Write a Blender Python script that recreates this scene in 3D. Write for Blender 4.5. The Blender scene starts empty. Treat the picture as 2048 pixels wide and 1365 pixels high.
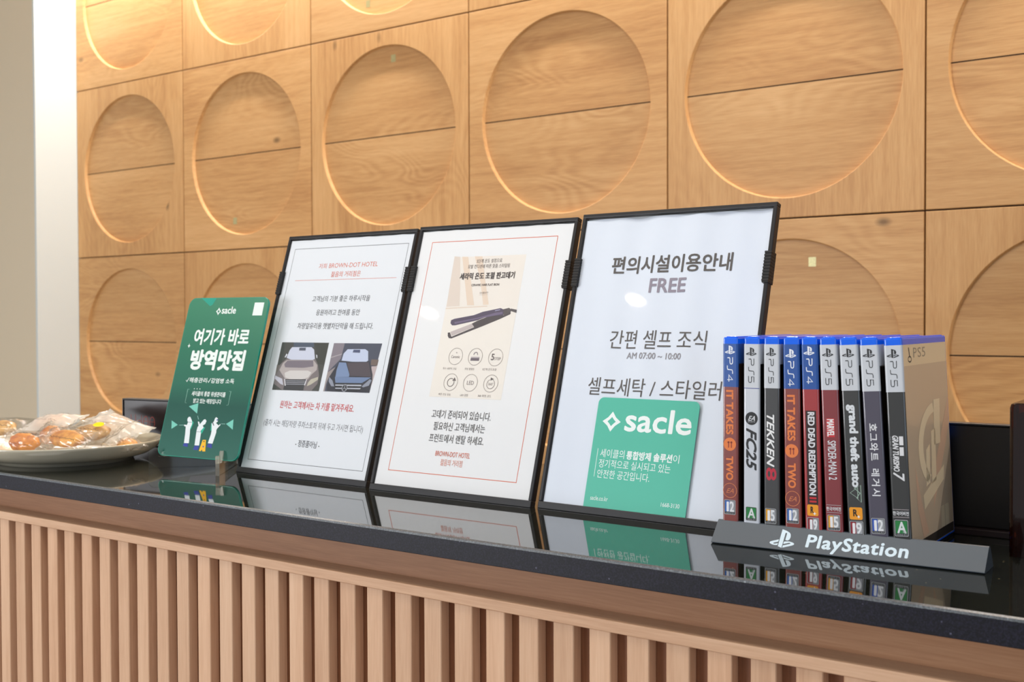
import bpy, bmesh, math, random
from mathutils import Vector, Matrix
from mathutils.geometry import tessellate_polygon

scn = bpy.context.scene
C = scn.collection
PI = math.pi
CZ = 1.05                      # height of the counter top; the camera is 0.195 m above it

# ------------------------------------------------------------------ camera
cam_d = bpy.data.cameras.new('camera')
cam_d.sensor_width = 36.0
cam_d.lens = 2273.76 * 36.0 / 2048.0
cam_d.clip_start = 0.02
cam_d.clip_end = 60
cam_d.dof.use_dof = True
cam_d.dof.focus_distance = 1.12
cam_d.dof.aperture_fstop = 14
cam = bpy.data.objects.new('camera', cam_d)
C.objects.link(cam)
RR, UU, FF = (0.809087, 0.587679, -0.003387), (-0.009773, 0.019218, 0.999768), (-0.587608, 0.808866, -0.021292)
cam.matrix_world = Matrix(((RR[0], UU[0], -FF[0], 0), (RR[1], UU[1], -FF[1], 0), (RR[2], UU[2], -FF[2], CZ + 0.195), (0, 0, 0, 1)))
scn.camera = cam

# ------------------------------------------------------------------ world, lights, exposure
world = bpy.data.worlds.new('world')
scn.world = world
world.use_nodes = True
world.node_tree.nodes['Background'].inputs[0].default_value = (1.0, 1.0, 1.03, 1)
world.node_tree.nodes['Background'].inputs[1].default_value = 0.51

def area(name, loc, aim, sx, sy, power, col):
    d = bpy.data.lights.new(name, 'AREA')
    d.shape = 'RECTANGLE'; d.size = sx; d.size_y = sy; d.energy = power; d.color = col
    o = bpy.data.objects.new(name, d); C.objects.link(o)
    o.location = loc
    o.rotation_euler = (Vector(aim) - Vector(loc)).to_track_quat('-Z', 'Y').to_euler()
    return o

WY = 2.41374                   # face of the wood wall
WX = -3.69472                  # its left end
ZT = CZ + 0.195 + 0.81737      # joint under the top row of wood squares
CEIL = ZT + 0.64
# led strip in the slot between ceiling and wood wall
area('wall_wash_light', (-1.2, WY - 0.095, CEIL - 0.02), (-1.2, WY - 0.085, 0), 5.0, 0.014, 74, (1.0, 0.96, 0.90))
area('lobby_window_light', (-3.0, -2.3, 1.25), (-0.7, 0.9, 1.0), 1.8, 1.1, 66, (0.95, 0.97, 1.0))
area('street_window_light', (2.4, -1.6, 1.7), (-0.8, 1.1, 1.1), 1.2, 1.6, 13, (0.62, 0.80, 1.0))
area('overhead_fill_light', (-0.9, 0.35, CEIL - 0.05), (-0.9, 0.4, 0), 1.8, 0.5, 20, (1.0, 0.95, 0.88))  # added soft overhead fill, placed where the panes do not mirror it

scn.view_settings.view_transform = 'Standard'
scn.view_settings.look = 'None'
scn.view_settings.exposure = 0.0
scn.view_settings.gamma = 1.0
scn.view_settings.use_curve_mapping = False
scn.cycles.use_denoising = True
scn.cycles.max_bounces = 10
scn.cycles.transparent_max_bounces = 24
scn.cycles.sample_clamp_indirect = 6.0

# ------------------------------------------------------------------ materials
def lin(h):
    if isinstance(h, (tuple, list)): return tuple(h) + (1,) if len(h) == 3 else h
    v = [int(h[i:i + 2], 16) / 255 for i in (0, 2, 4)]
    return tuple(x / 12.92 if x <= 0.04045 else ((x + 0.055) / 1.055) ** 2.4 for x in v) + (1,)

MATS = {}
def mat(name, col='808080', rough=0.5, metal=0.0, ior=1.45, coat=0.0, coat_rough=0.05, trans=0.0, alpha=1.0, emit=None, estr=0.0, bump=0.0, bscale=200, var=0.0):
    if name in MATS: return MATS[name]
    m = bpy.data.materials.new(name); m.use_nodes = True
    nt = m.node_tree; b = nt.nodes['Principled BSDF']
    b.inputs['Base Color'].default_value = lin(col)
    b.inputs['Roughness'].default_value = rough
    b.inputs['Metallic'].default_value = metal
    b.inputs['IOR'].default_value = ior
    b.inputs['Coat Weight'].default_value = coat
    b.inputs['Coat Roughness'].default_value = coat_rough
    b.inputs['Transmission Weight'].default_value = trans
    b.inputs['Alpha'].default_value = alpha
    if emit:
        b.inputs['Emission Color'].default_value = lin(emit); b.inputs['Emission Strength'].default_value = estr
    if bump or var:
        tc = nt.nodes.new('ShaderNodeTexCoord'); n = nt.nodes.new('ShaderNodeTexNoise')
        n.inputs['Scale'].default_value = bscale; n.inputs['Detail'].default_value = 4
        nt.links.new(tc.outputs['Object'], n.inputs['Vector'])
        if bump:
            bp = nt.nodes.new('ShaderNodeBump'); bp.inputs['Strength'].default_value = bump; bp.inputs['Distance'].default_value = 0.001
            nt.links.new(n.outputs['Fac'], bp.inputs['Height']); nt.links.new(bp.outputs['Normal'], b.inputs['Normal'])
        if var:
            r = nt.nodes.new('ShaderNodeMapRange'); r.inputs[1].default_value = 0.3; r.inputs[2].default_value = 0.7
            r.inputs[3].default_value = 1 - var; r.inputs[4].default_value = 1 + var
            nt.links.new(n.outputs['Fac'], r.inputs[0])
            mx = nt.nodes.new('ShaderNodeVectorMath'); mx.operation = 'SCALE'; mx.inputs[0].default_value = lin(col)[:3]
            nt.links.new(r.outputs[0], mx.inputs['Scale']); nt.links.new(mx.outputs[0], b.inputs['Base Color'])
    MATS[name] = m
    return m

def ink(h):                      # flat printed colour
    return mat('ink_' + h, h, rough=0.55)

def film(name, tint=(1, 1, 1), haze=0.0, sheet=True, rough=0.03, ior=1.5, hazecol=(0.9, 0.9, 0.88)):
    """thin clear sheet: fresnel reflection over straight-through transmission"""
    if name in MATS: return MATS[name]
    m = bpy.data.materials.new(name); m.use_nodes = True
    nt = m.node_tree; nt.nodes.remove(nt.nodes['Principled BSDF']); out = nt.nodes['Material Output']
    t = nt.nodes.new('ShaderNodeBsdfTransparent'); t.inputs[0].default_value = tuple(tint) + (1,)
    g = nt.nodes.new('ShaderNodeBsdfGlossy'); g.inputs['Roughness'].default_value = rough
    fr = nt.nodes.new('ShaderNodeFresnel'); fr.inputs[0].default_value = ior
    mx = nt.nodes.new('ShaderNodeMixShader')
    base = t
    if haze:
        d = nt.nodes.new('ShaderNodeBsdfDiffuse'); d.inputs[0].default_value = tuple(hazecol) + (1,)
        tl = nt.nodes.new('ShaderNodeBsdfTranslucent'); tl.inputs[0].default_value = tuple(hazecol) + (1,)
        a = nt.nodes.new('ShaderNodeMixShader'); a.inputs[0].default_value = 0.4
        nt.links.new(d.outputs[0], a.inputs[1]); nt.links.new(tl.outputs[0], a.inputs[2])
        h = nt.nodes.new('ShaderNodeMixShader'); h.inputs[0].default_value = haze
        nt.links.new(t.outputs[0], h.inputs[1]); nt.links.new(a.outputs[0], h.inputs[2]); base = h
    ge = nt.nodes.new('ShaderNodeNewGeometry')
    if sheet:                    # single surface: the same reflection from either side
        ri = nt.nodes.new('ShaderNodeMapRange'); ri.inputs[3].default_value = ior; ri.inputs[4].default_value = 1 / ior
        nt.links.new(ge.outputs['Backfacing'], ri.inputs[0]); nt.links.new(ri.outputs[0], fr.inputs[0])
        nt.links.new(fr.outputs[0], mx.inputs[0])
    else:                        # closed thin slab: reflect only at the side that faces out
        ri = nt.nodes.new('ShaderNodeMapRange'); ri.inputs[3].default_value = 1; ri.inputs[4].default_value = 0
        mu = nt.nodes.new('ShaderNodeMath'); mu.operation = 'MULTIPLY'
        nt.links.new(ge.outputs['Backfacing'], ri.inputs[0]); nt.links.new(ri.outputs[0], mu.inputs[0]); nt.links.new(fr.outputs[0], mu.inputs[1])
        nt.links.new(mu.outputs[0], mx.inputs[0])
    nt.links.new(base.outputs[0], mx.inputs[1]); nt.links.new(g.outputs[0], mx.inputs[2])
    nt.links.new(mx.outputs[0], out.inputs[0])
    MATS[name] = m
    return m

def wood(name, axis, light, mid, dark, figure=0.5, rough=0.45):
    """oak veneer, grain along the object's own axis (0 = x, 2 = z), offset per object"""
    m = bpy.data.materials.new(name); m.use_nodes = True
    nt = m.node_tree; b = nt.nodes['Principled BSDF']; N = nt.nodes.new; K = nt.links.new
    tc = N('ShaderNodeTexCoord'); oi = N('ShaderNodeObjectInfo')
    off = N('ShaderNodeVectorMath'); off.operation = 'SCALE'; off.inputs[0].default_value = (17.3, 5.1, 29.7)
    K(oi.outputs['Random'], off.inputs['Scale'])
    v = N('ShaderNodeVectorMath'); v.operation = 'ADD'
    K(tc.outputs['Object'], v.inputs[0]); K(off.outputs[0], v.inputs[1])
    def stretched(along, across):
        mp = N('ShaderNodeMapping'); s = [across, across, across]; s[axis] = along
        mp.inputs['Scale'].default_value = s; K(v.outputs[0], mp.inputs[0]); return mp
    def noise(src, scale, detail, dist=0.0, rgh=0.5):
        n = N('ShaderNodeTexNoise'); n.inputs['Scale'].default_value = scale; n.inputs['Detail'].default_value = detail
        n.inputs['Distortion'].default_value = dist; n.inputs['Roughness'].default_value = rgh
        K(src.outputs[0], n.inputs['Vector']); return n
    def rng(src, a, b_, c, d):
        r = N('ShaderNodeMapRange'); r.inputs[1].default_value = a; r.inputs[2].default_value = b_; r.inputs[3].default_value = c; r.inputs[4].default_value = d
        K(src, r.inputs[0]); return r
    def math2(op, a, b_):
        q = N('ShaderNodeMath'); q.operation = op
        for i, x in enumerate((a, b_)):
            if isinstance(x, (int, float)): q.inputs[i].default_value = x
            else: K(x, q.inputs[i])
        return q.outputs[0]
    broad = noise(stretched(1.1, 6.5), 1.0, 3, 0.6)
    streak = noise(stretched(4, 90), 1.0, 4, 0.2, 0.6)
    pores = noise(stretched(26, 620), 1.0, 3)
    # growth rings: contour lines of a stretched noise field give the cathedral figure
    field = noise(stretched(1.5, 5.0), 1.0, 2, 0.35)
    rings = math2('SINE', math2('MULTIPLY', field.outputs['Fac'], 150.0), 0)
    mask = rng(noise(stretched(1.7, 3.2), 1.0, 1).outputs['Fac'], 0.46, 0.66, 0.0, 1.0)
    rings = math2('MULTIPLY', rings, mask.outputs[0])
    t = math2('ADD', rng(broad.outputs['Fac'], 0.3, 0.7, -0.32, 0.32).outputs[0], rng(streak.outputs['Fac'], 0.3, 0.7, -0.22, 0.22).outputs[0])
    t = math2('ADD', t, math2('MULTIPLY', rings, 0.22 * figure))
    t = math2('ADD', t, rng(pores.outputs['Fac'], 0.35, 0.65, -0.16, 0.16).outputs[0])
    t = math2('ADD', math2('MULTIPLY', t, 0.55), 0.5)
    ramp = N('ShaderNodeValToRGB'); e = ramp.color_ramp.elements
    e[0].position = 0.05; e[0].color = lin(dark); e[1].position = 0.95; e[1].color = lin(light)
    em = e.new(0.5); em.color = lin(mid)
    K(t, ramp.inputs[0])
    # a few small knots
    vo = N('ShaderNodeTexVoronoi'); vo.inputs['Scale'].default_value = 1.0
    K(stretched(3.6, 6.2).outputs[0], vo.inputs['Vector'])
    kn = rng(vo.outputs['Distance'], 0.02, 0.075, 0.42, 1.0)
    mul = N('ShaderNodeVectorMath'); mul.operation = 'SCALE'
    K(ramp.outputs[0], mul.inputs[0]); K(kn.outputs[0], mul.inputs['Scale'])
    # each board a slightly different tone
    tone = N('ShaderNodeVectorMath'); tone.operation = 'SCALE'
    K(mul.outputs[0], tone.inputs[0]); K(rng(oi.outputs['Random'], 0, 1, 0.93, 1.06).outputs[0], tone.inputs['Scale'])
    K(tone.outputs[0], b.inputs['Base Color'])
    b.inputs['Roughness'].default_value = rough
    b.inputs['Specular IOR Level'].default_value = 0.35
    bp = N('ShaderNodeBump'); bp.inputs['Strength'].default_value = 0.12; bp.inputs['Distance'].default_value = 0.0006
    K(t, bp.inputs['Height']); K(bp.outputs[0], b.inputs['Normal'])
    MATS[name] = m
    return m

W_L, W_M, W_D = 'e1b681', 'cc9d67', 'a87546'
wood('oak_horizontal', 0, W_L, W_M, W_D, 0.55)
wood('oak_vertical', 2, W_L, W_M, W_D, 0.45)
wood('oak_board', 0, W_L, W_M, W_D, 0.9)
wood('oak_slat', 2, 'dfbc9e', 'd0a98a', 'b88d6e', 0.2)
wood('oak_rail', 0, 'dfbc9e', 'd0a98a', 'b88d6e', 0.2)
wood('oak_back_shaded', 2, '9a6e50', '86593f', '6b4530', 0.15)  # darkened oak: shade of the slat gaps put into the colour
wood('oak_fascia', 0, 'b78b68', 'a07251', '845a3e', 0.15)

def granite(name, rough, ior, base, speck, amount):
    m = bpy.data.materials.new(name); m.use_nodes = True
    nt = m.node_tree; b = nt.nodes['Principled BSDF']; N = nt.nodes.new; K = nt.links.new
    tc = N('ShaderNodeTexCoord')
    n = N('ShaderNodeTexNoise'); n.inputs['Scale'].default_value = 700; n.inputs['Detail'].default_value = 3; n.inputs['Roughness'].default_value = 0.7
    K(tc.outputs['Object'], n.inputs['Vector'])
    r = N('ShaderNodeValToRGB'); e = r.color_ramp.elements
    e[0].position = 0.45; e[0].color = lin(base); e[1].position = 0.72; e[1].color = lin(amount)
    K(n.outputs['Fac'], r.inputs[0])
    vo = N('ShaderNodeTexVoronoi'); vo.inputs['Scale'].default_value = 170
    K(tc.outputs['Object'], vo.inputs['Vector'])
    g = N('ShaderNodeMapRange'); g.inputs[1].default_value = 0.08; g.inputs[2].default_value = 0.16; g.inputs[3].default_value = 1; g.inputs[4].default_value = 0
    K(vo.outputs['Distance'], g.inputs[0])
    sp = N('ShaderNodeMath'); sp.operation = 'GREATER_THAN'; sp.inputs[1].default_value = 0.86
    sx = N('ShaderNodeSeparateColor'); K(vo.outputs['Color'], sx.inputs[0]); K(sx.outputs[0], sp.inputs[0])
    fm = N('ShaderNodeMath'); fm.operation = 'MULTIPLY'; K(g.outputs[0], fm.inputs[0]); K(sp.outputs[0], fm.inputs[1])
    mx = N('ShaderNodeMixRGB'); K(fm.outputs[0], mx.inputs[0]); K(r.outputs[0], mx.inputs[1]); mx.inputs[2].default_value = lin(speck)
    K(mx.outputs[0], b.inputs['Base Color'])
    b.inputs['Roughness'].default_value = rough; b.inputs['IOR'].default_value = ior
    MATS[name] = m
granite('granite_polished', 0.035, 2.3, '0d0f0f', '8a8262', '34372c')
granite('granite_honed', 0.45, 1.35, '0c0d17', '54566a', '222336')
granite('granite_chamfer_sheen', 0.3, 1.9, '3a4046', '9aa4aa', '707a80')  # paler stone: bright reflection along the chamfer put into the colour

def paint(name, col, rough=0.6):
    return mat(name, col, rough=rough, bump=0.05, bscale=300)
paint('white_paint', 'd3dbdc'); paint('beige_paint', 'dccfb6', 0.5); paint('ceiling_paint', 'efece6')
mat('floor_stone', 'b0a89c', 0.3, var=0.08, bscale=6)
mat('joint_dark', '2e1c12', 0.8, var=0.1)
mat('black_plastic', '17171b', 0.38, bump=0.04, bscale=900)
mat('black_satin', '100d0c', 0.4, bump=0.04, bscale=700)
mat('black_gloss', '2a2224', 0.16, ior=1.3, var=0.02)
mat('clip_black', '141416', 0.45, bump=0.1, bscale=900)
mat('grey_card', 'c3c8ce', 0.7)
mat('paper_1', 'dde1e8', 0.6); mat('paper_2', 'e4e5e8', 0.6); mat('paper_3', 'dae1ee', 0.6)
mat('paper_back', 'dcdcda', 0.8)
mat('sticker_gold', 'bdb584', 0.35, metal=0.3, var=0.15, bscale=300)
mat('dock_metal', '414b55', 0.42, bump=0.1, bscale=1500)
mat('ceramic', 'bdb7a4', 0.18, coat=0.6, var=0.03, bscale=40)
mat('case_blue', '0a6cff', 0.14, trans=0.15, coat=0.3)
mat('acrylic_green_edge', '0f8c76', 0.15, coat=0.6)
mat('amber_acrylic', '4a1603', 0.04, trans=0.9, ior=1.49)
mat('acrylic_edge', 'f6f2e4', 0.1, trans=0.78); mat('acrylic_solid', 'f2f4ec', 0.03, trans=1.0, ior=1.36)
film('acrylic_clear', (0.95, 0.955, 0.945), ior=1.3, sheet=False)
mat('lamp_glow', 'ffffff', emit='fff4e4', estr=160)
mat('lamp_metal', 'c8c8c8', 0.3, metal=1)
film('pane_clear', (0.985, 0.99, 0.99), ior=1.42, sheet=False)
film('wrapper_film', (0.97, 0.96, 0.94), haze=0.09, rough=0.10, ior=1.7, hazecol=(0.97, 0.95, 0.88))
film('wrapper_white', (0.95, 0.94, 0.9), haze=0.85, rough=0.12, ior=1.5, hazecol=(0.95, 0.92, 0.86))

# ------------------------------------------------------------------ mesh helpers
def M(*names): return [MATS[n] if isinstance(n, str) else n for n in names]

def add(name, verts, faces, mats, midx=None, parent=None, smooth=False, matrix=None, loc=None, bevel=0.0, seg=2, recalc=True):
    me = bpy.data.meshes.new(name)
    if bevel:
        bm = bmesh.new(); vs = [bm.verts.new(v) for v in verts]
        for i, f in enumerate(faces):
            fc = bm.faces.new([vs[k] for k in f]); fc.material_index = midx[i] if midx else 0
        bmesh.ops.recalc_face_normals(bm, faces=bm.faces)
        bmesh.ops.bevel(bm, geom=[e for e in bm.edges if len(e.link_faces) == 2 and e.calc_face_angle(0) > 0.35], offset=bevel, segments=seg, profile=0.5, affect='EDGES')
        bm.to_mesh(me); bm.free()
    else:
        me.from_pydata([tuple(v) for v in verts], [], faces)
        if recalc:
            bm = bmesh.new(); bm.from_mesh(me); bmesh.ops.recalc_face_normals(bm, faces=bm.faces); bm.to_mesh(me); bm.free()
        if midx:
            me.polygons.foreach_set('material_index', midx)
    for m in mats: me.materials.append(m)
    if smooth: me.polygons.foreach_set('use_smooth', [True] * len(me.polygons))
    o = bpy.data.objects.new(name, me); C.objects.link(o)
    if parent: o.parent = parent
    if matrix is not None: o.matrix_local = matrix
    if loc is not None: o.location = loc
    return o

def boxv(x0, x1, y0, y1, z0, z1):
    v = [(x0, y0, z0), (x1, y0, z0), (x1, y1, z0), (x0, y1, z0), (x0, y0, z1), (x1, y0, z1), (x1, y1, z1), (x0, y1, z1)]
    f = [(0, 3, 2, 1), (4, 5, 6, 7), (0, 1, 5, 4), (1, 2, 6, 5), (2, 3, 7, 6), (3, 0, 4, 7)]
    return v, f

class MB:
    def __init__(s): s.v = []; s.f = []; s.m = []
    def put(s, v, f, m=0):
        b = len(s.v); s.v += [tuple(x) for x in v]; s.f += [tuple(i + b for i in q) for q in f]; s.m += [m] * len(f); return s
    def box(s, x0, x1, y0, y1, z0, z1, m=0): return s.put(*boxv(x0, x1, y0, y1, z0, z1), m)
    def prism(s, prof, a0, a1, mp, m=0):
        """prof: 2-D outline; mp(p, q, a) gives the 3-D point"""
        n = len(prof); v = [mp(p, q, a0) for p, q in prof] + [mp(p, q, a1) for p, q in prof]
        f = [tuple((i, (i + 1) % n, (i + 1) % n + n, i + n)) for i in range(n)]
        f += [tuple(range(n - 1, -1, -1)), tuple(range(n, 2 * n))]
        return s.put(v, f, m)
    def build(s, name, mats, **k): return add(name, s.v, s.f, mats, midx=s.m, **k)

def box(name, b, m, parent=None, bevel=0.0, **k):
    return add(name, *boxv(*b), M(m), parent=parent, bevel=bevel, **k)

def tag(o, label, cat, group=None):
    o['label'] = label; o['category'] = cat
    if group: o['group'] = group
    return o
def empty(name, matrix=None, loc=None):
    o = bpy.data.objects.new(name, None); o.empty_display_size = 0.02; C.objects.link(o)
    if matrix is not None: o.matrix_world = matrix
    if loc is not None: o.location = loc
    return o
def struct(o): o['kind'] = 'structure'; return o

def lathe(prof, n=96, cap=True):
    v = []; f = []
    for r, z in prof:
        for k in range(n):
            a = 2 * PI * k / n; v.append((r * math.cos(a), r * math.sin(a), z))
    for i in range(len(prof) - 1):
        for k in range(n):
            f.append((i * n + k, i * n + (k + 1) % n, (i + 1) * n + (k + 1) % n, (i + 1) * n + k))
    return v, f

# ------------------------------------------------------------------ flat print: text and shapes, in millimetres
TXT = {}; WAIT = []
def bake_texts():
    """turn every lettering asked for so far into flat meshes in one go, then fill the waiting prints"""
    keys = []
    for me, todo, place, mats in WAIT:
        for k in todo:
            if k[0] not in TXT and k[0] not in keys: keys.append(k[0])
    obs = []
    for s, bold, shear, space in keys:
        t = bpy.data.curves.new('t', 'FONT'); t.body = s; t.resolution_u = 3; t.offset = bold; t.shear = shear; t.space_character = space; t.fill_mode = 'FRONT'
        o = bpy.data.objects.new('t', t); C.objects.link(o); obs.append(o)
    dg = bpy.context.evaluated_depsgraph_get()
    for key, o in zip(keys, obs):
        me = bpy.data.meshes.new_from_object(o.evaluated_get(dg))
        v = [(p.co.x, p.co.y) for p in me.vertices]; f = [tuple(p.vertices) for p in me.polygons]
        x0 = min(p[0] for p in v); x1 = max(p[0] for p in v); y0 = min(p[1] for p in v); y1 = max(p[1] for p in v)
        TXT[key] = ([((a - x0) / (x1 - x0), (b - y0) / max(y1 - y0, 1e-6)) for a, b in v], f)
        bpy.data.meshes.remove(me)
    for o in obs:
        c = o.data; bpy.data.objects.remove(o); bpy.data.curves.remove(c)
    for me, todo, place, mats in WAIT:
        V = [tuple(x.co) for x in me.vertices]; F = [tuple(p.vertices) for p in me.polygons]; I = [p.material_index for p in me.polygons]
        for key, x0, x1, y0, y1, rot, z, mi in todo:
            v, f = TXT[key]; b = len(V)
            if rot: v = [(x0 + (x1 - x0) * q, y1 - (y1 - y0) * p, z) for p, q in v]
            else: v = [(x0 + (x1 - x0) * p, y0 + (y1 - y0) * q, z) for p, q in v]
            V += [place(*p) for p in v]; F += [tuple(i + b for i in q) for q in f]; I += [mi] * len(f)
        me.clear_geometry(); me.from_pydata(V, [], F); me.polygons.foreach_set('material_index', I)
    WAIT.clear()

def ripple(u, w, wavy):
    """how far a loosely held sheet sags behind its pane"""
    return wavy * (0.5 + 0.5 * w) * (0.0007 * (math.sin(u * 31 + w * 1.2) - 1) + 0.0008 * (math.sin(u * 12 + 1.0) - 1))

class Print:
    """collects flat inked shapes (mm); every call lies a hair above the one before"""
    def __init__(s, layer0=0.06): s.v = []; s.f = []; s.m = []; s.mats = []; s.z = layer0; s.todo = []
    def mi(s, c):
        if c not in s.mats: s.mats.append(c)
        return s.mats.index(c)
    def put(s, v, f, c, dz=0.0):
        b = len(s.v); s.v += [(x, y, s.z + dz) for x, y in v]; s.f += [tuple(i + b for i in q) for q in f]; s.m += [s.mi(c)] * len(f)
    def up(s, d=0.04): s.z += d; return s
    def poly(s, loops, c, dz=0.0):
        if not isinstance(loops[0][0], (tuple, list)): loops = [loops]
        flat = [p for l in loops for p in l]
        tris = tessellate_polygon([[Vector((p[0], p[1], 0)) for p in l] for l in loops])
        s.put(flat, [tuple(t) for t in tris], c, dz)
    def rect(s, x0, x1, y0, y1, c, r=0.0, dz=0.0):
        s.poly(rrect(x0, x1, y0, y1, r), c, dz)
    def frame(s, x0, x1, y0, y1, w, c, r=0.0):
        s.poly([rrect(x0, x1, y0, y1, r), rrect(x0 + w, x1 - w, y0 + w, y1 - w, max(r - w, 0))], c)
    def disc(s, x, y, r, c, ry=None, n=28): s.poly([(x + r * math.cos(2 * PI * k / n), y + (ry or r) * math.sin(2 * PI * k / n)) for k in range(n)], c)
    def ring(s, x, y, r, w, c, n=36, a0=0, a1=360, ry=None):
        ry = ry or r
        pts = [(x + r * math.cos(math.radians(a0 + (a1 - a0) * k / n)), y + ry * math.sin(math.radians(a0 + (a1 - a0) * k / n))) for k in range(n + 1)]
        s.line(pts, w, c)
    def line(s, pts, w, c):
        n = len(pts); L = []; R = []
        for i in range(n):
            a = Vector(pts[max(i - 1, 0)]); b = Vector(pts[min(i + 1, n - 1)])
            closed = (Vector(pts[0]) - Vector(pts[-1])).length < 1e-6
            if closed and i in (0, n - 1): a = Vector(pts[-2]); b = Vector(pts[1])
            d = (b - a); d.normalize(); q = Vector((-d.y, d.x)); k = 1.0
            if 0 < i < n - 1:
                d1 = (Vector(pts[i]) - a); d1.normalize(); k = min(1 / max(abs(d1.dot(d)), 0.5), 1.6)
            p = Vector(pts[i]); L.append(tuple(p + q * w / 2 * k)); R.append(tuple(p - q * w / 2 * k))
        s.put(L + R, [(i, i + 1, n + i + 1, n + i) for i in range(n - 1)], c)
    def text(s, t, x0, x1, y0, y1, c, bold=0.0, shear=0.0, rot=False, space=1.0):
        n = 1; d = 0.0
        if bold:                     # heavier weight: the same letters laid over each other, slightly shifted
            em = ((x1 - x0) if rot else (y1 - y0)) / 0.8; d = bold * em * 0.8; n = 9
        for k, (a, b) in enumerate(((0, 0), (1, 0), (0, 1), (-1, 0), (0, -1), (0.7, 0.7), (-0.7, 0.7), (0.7, -0.7), (-0.7, -0.7))[:n]):
            s.todo.append(((t, 0.0, shear, space), x0 + d + a * d, x1 - d + a * d, y0 + d + b * d, y1 - d + b * d, rot, s.z + 0.005 * k, s.mi(c)))
    def build(s, name, parent, plane='xy', off=0.0, matrix=None):
        sx, sy = (-1.7, 0.7) if parent.name.startswith(('paper', 'card')) else (0.0, 0.0)   # sheet lies behind the border
        wv = parent.get('ripple', 0.0); W_ = parent.get('w', 1.0); H_ = parent.get('h', 1.0)
        place = {'xy': lambda x, y, z: ((x + sx) / 1000, (y + sy) / 1000, off + z / 1000 + (0.0003 + ripple((x + sx) / 1000 / W_, (y + sy) / 1000 / H_, wv) if wv else 0.0)), 'xz': lambda x, y, z: (x / 1000, off - z / 1000, y / 1000),
                 'yz': lambda x, y, z: (off + z / 1000, x / 1000, y / 1000)}[plane]
        o = add(name, [place(*p) for p in s.v], s.f, [ink(c) if c not in MATS else MATS[c] for c in s.mats], midx=s.m, parent=parent, recalc=False, matrix=matrix)
        if s.todo: WAIT.append((o.data, s.todo, place, None))
        return o

def rrect(x0, x1, y0, y1, r=0.0, n=6):
    if r <= 0: return [(x0, y0), (x1, y0), (x1, y1), (x0, y1)]
    p = []
    for cx, cy, a in ((x1 - r, y0 + r, -90), (x1 - r, y1 - r, 0), (x0 + r, y1 - r, 90), (x0 + r, y0 + r, 180)):
        p += [(cx + r * math.cos(math.radians(a + 90 * k / n)), cy + r * math.sin(math.radians(a + 90 * k / n))) for k in range(n + 1)]
    return p

def pad_logo(P, x0, x1, y0, y1, c):
    """the upright P over two wings"""
    a = [(8.984, 2.596), (8.984, 20.143), (12.899, 21.404), (12.899, 6.688), (13.1, 5.9), (13.693, 5.697), (14.3, 6.1), (14.453, 7.202), (14.453, 13.077), (16.6, 13.55), (18.2, 12.6), (18.815, 9.925), (18.3, 7.2), (17.0, 5.5), (14.377, 4.098), (11.6, 3.2)]
    b = [(13.64, 18.837), (19.936, 16.562), (20.4, 16.1), (20.182, 15.744), (19.0, 15.55), (17.825, 15.867), (13.62, 17.367), (13.62, 14.98), (15.4, 14.5), (18.6, 14.2), (22.21, 14.941), (23.9, 15.9), (23.786, 17.013), (22.164, 18.049), (13.62, 21.156)]
    d = [(1.807, 18.6), (0.3, 17.8), (0.0, 16.9), (0.455, 16.28), (2.615, 15.228), (8.23, 13.215), (8.23, 15.528), (4.205, 17.0), (3.75, 17.4), (3.966, 17.826), (5.1, 18.0), (6.309, 17.706), (8.247, 17.0), (8.247, 19.074), (6.0, 19.3), (3.6, 19.1)]
    for l in (a, b, d):
        P.poly([(x0 + (x1 - x0) * (p / 24), y1 - (y1 - y0) * (q - 2.6) / 18.8) for p, q in l], c)

def ps_text(P, x0, x1, t0, t1, c, last, w=0.55):
    """thin three-sign console mark reading downwards; t0 is the upper end"""
    def q(a, b): return (x0 + (x1 - x0) * b, t0 + (t1 - t0) * a)    # a along, b up
    P.line([q(0.0, 1), q(0.20, 1), q(0.26, 0.94), q(0.28, 0.75), q(0.26, 0.56), q(0.20, 0.5), q(0.06, 0.5), q(0.02, 0.42), q(0.02, 0)], w, c)
    P.line([q(0.34, 0), q(0.44, 0), q(0.50, 0.08), q(0.51, 0.5), q(0.52, 0.92), q(0.58, 1), q(0.68, 1)], w, c)
    if last == '5':
        P.line([q(0.97, 1), q(0.75, 1), q(0.75, 0.55), q(0.92, 0.55), q(0.98, 0.45), q(0.98, 0.1), q(0.92, 0), q(0.72, 0)], w, c)
    else:
        P.line([q(0.92, 0), q(0.92, 1), q(0.72, 0.3), q(1.0, 0.3)], w, c)

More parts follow.
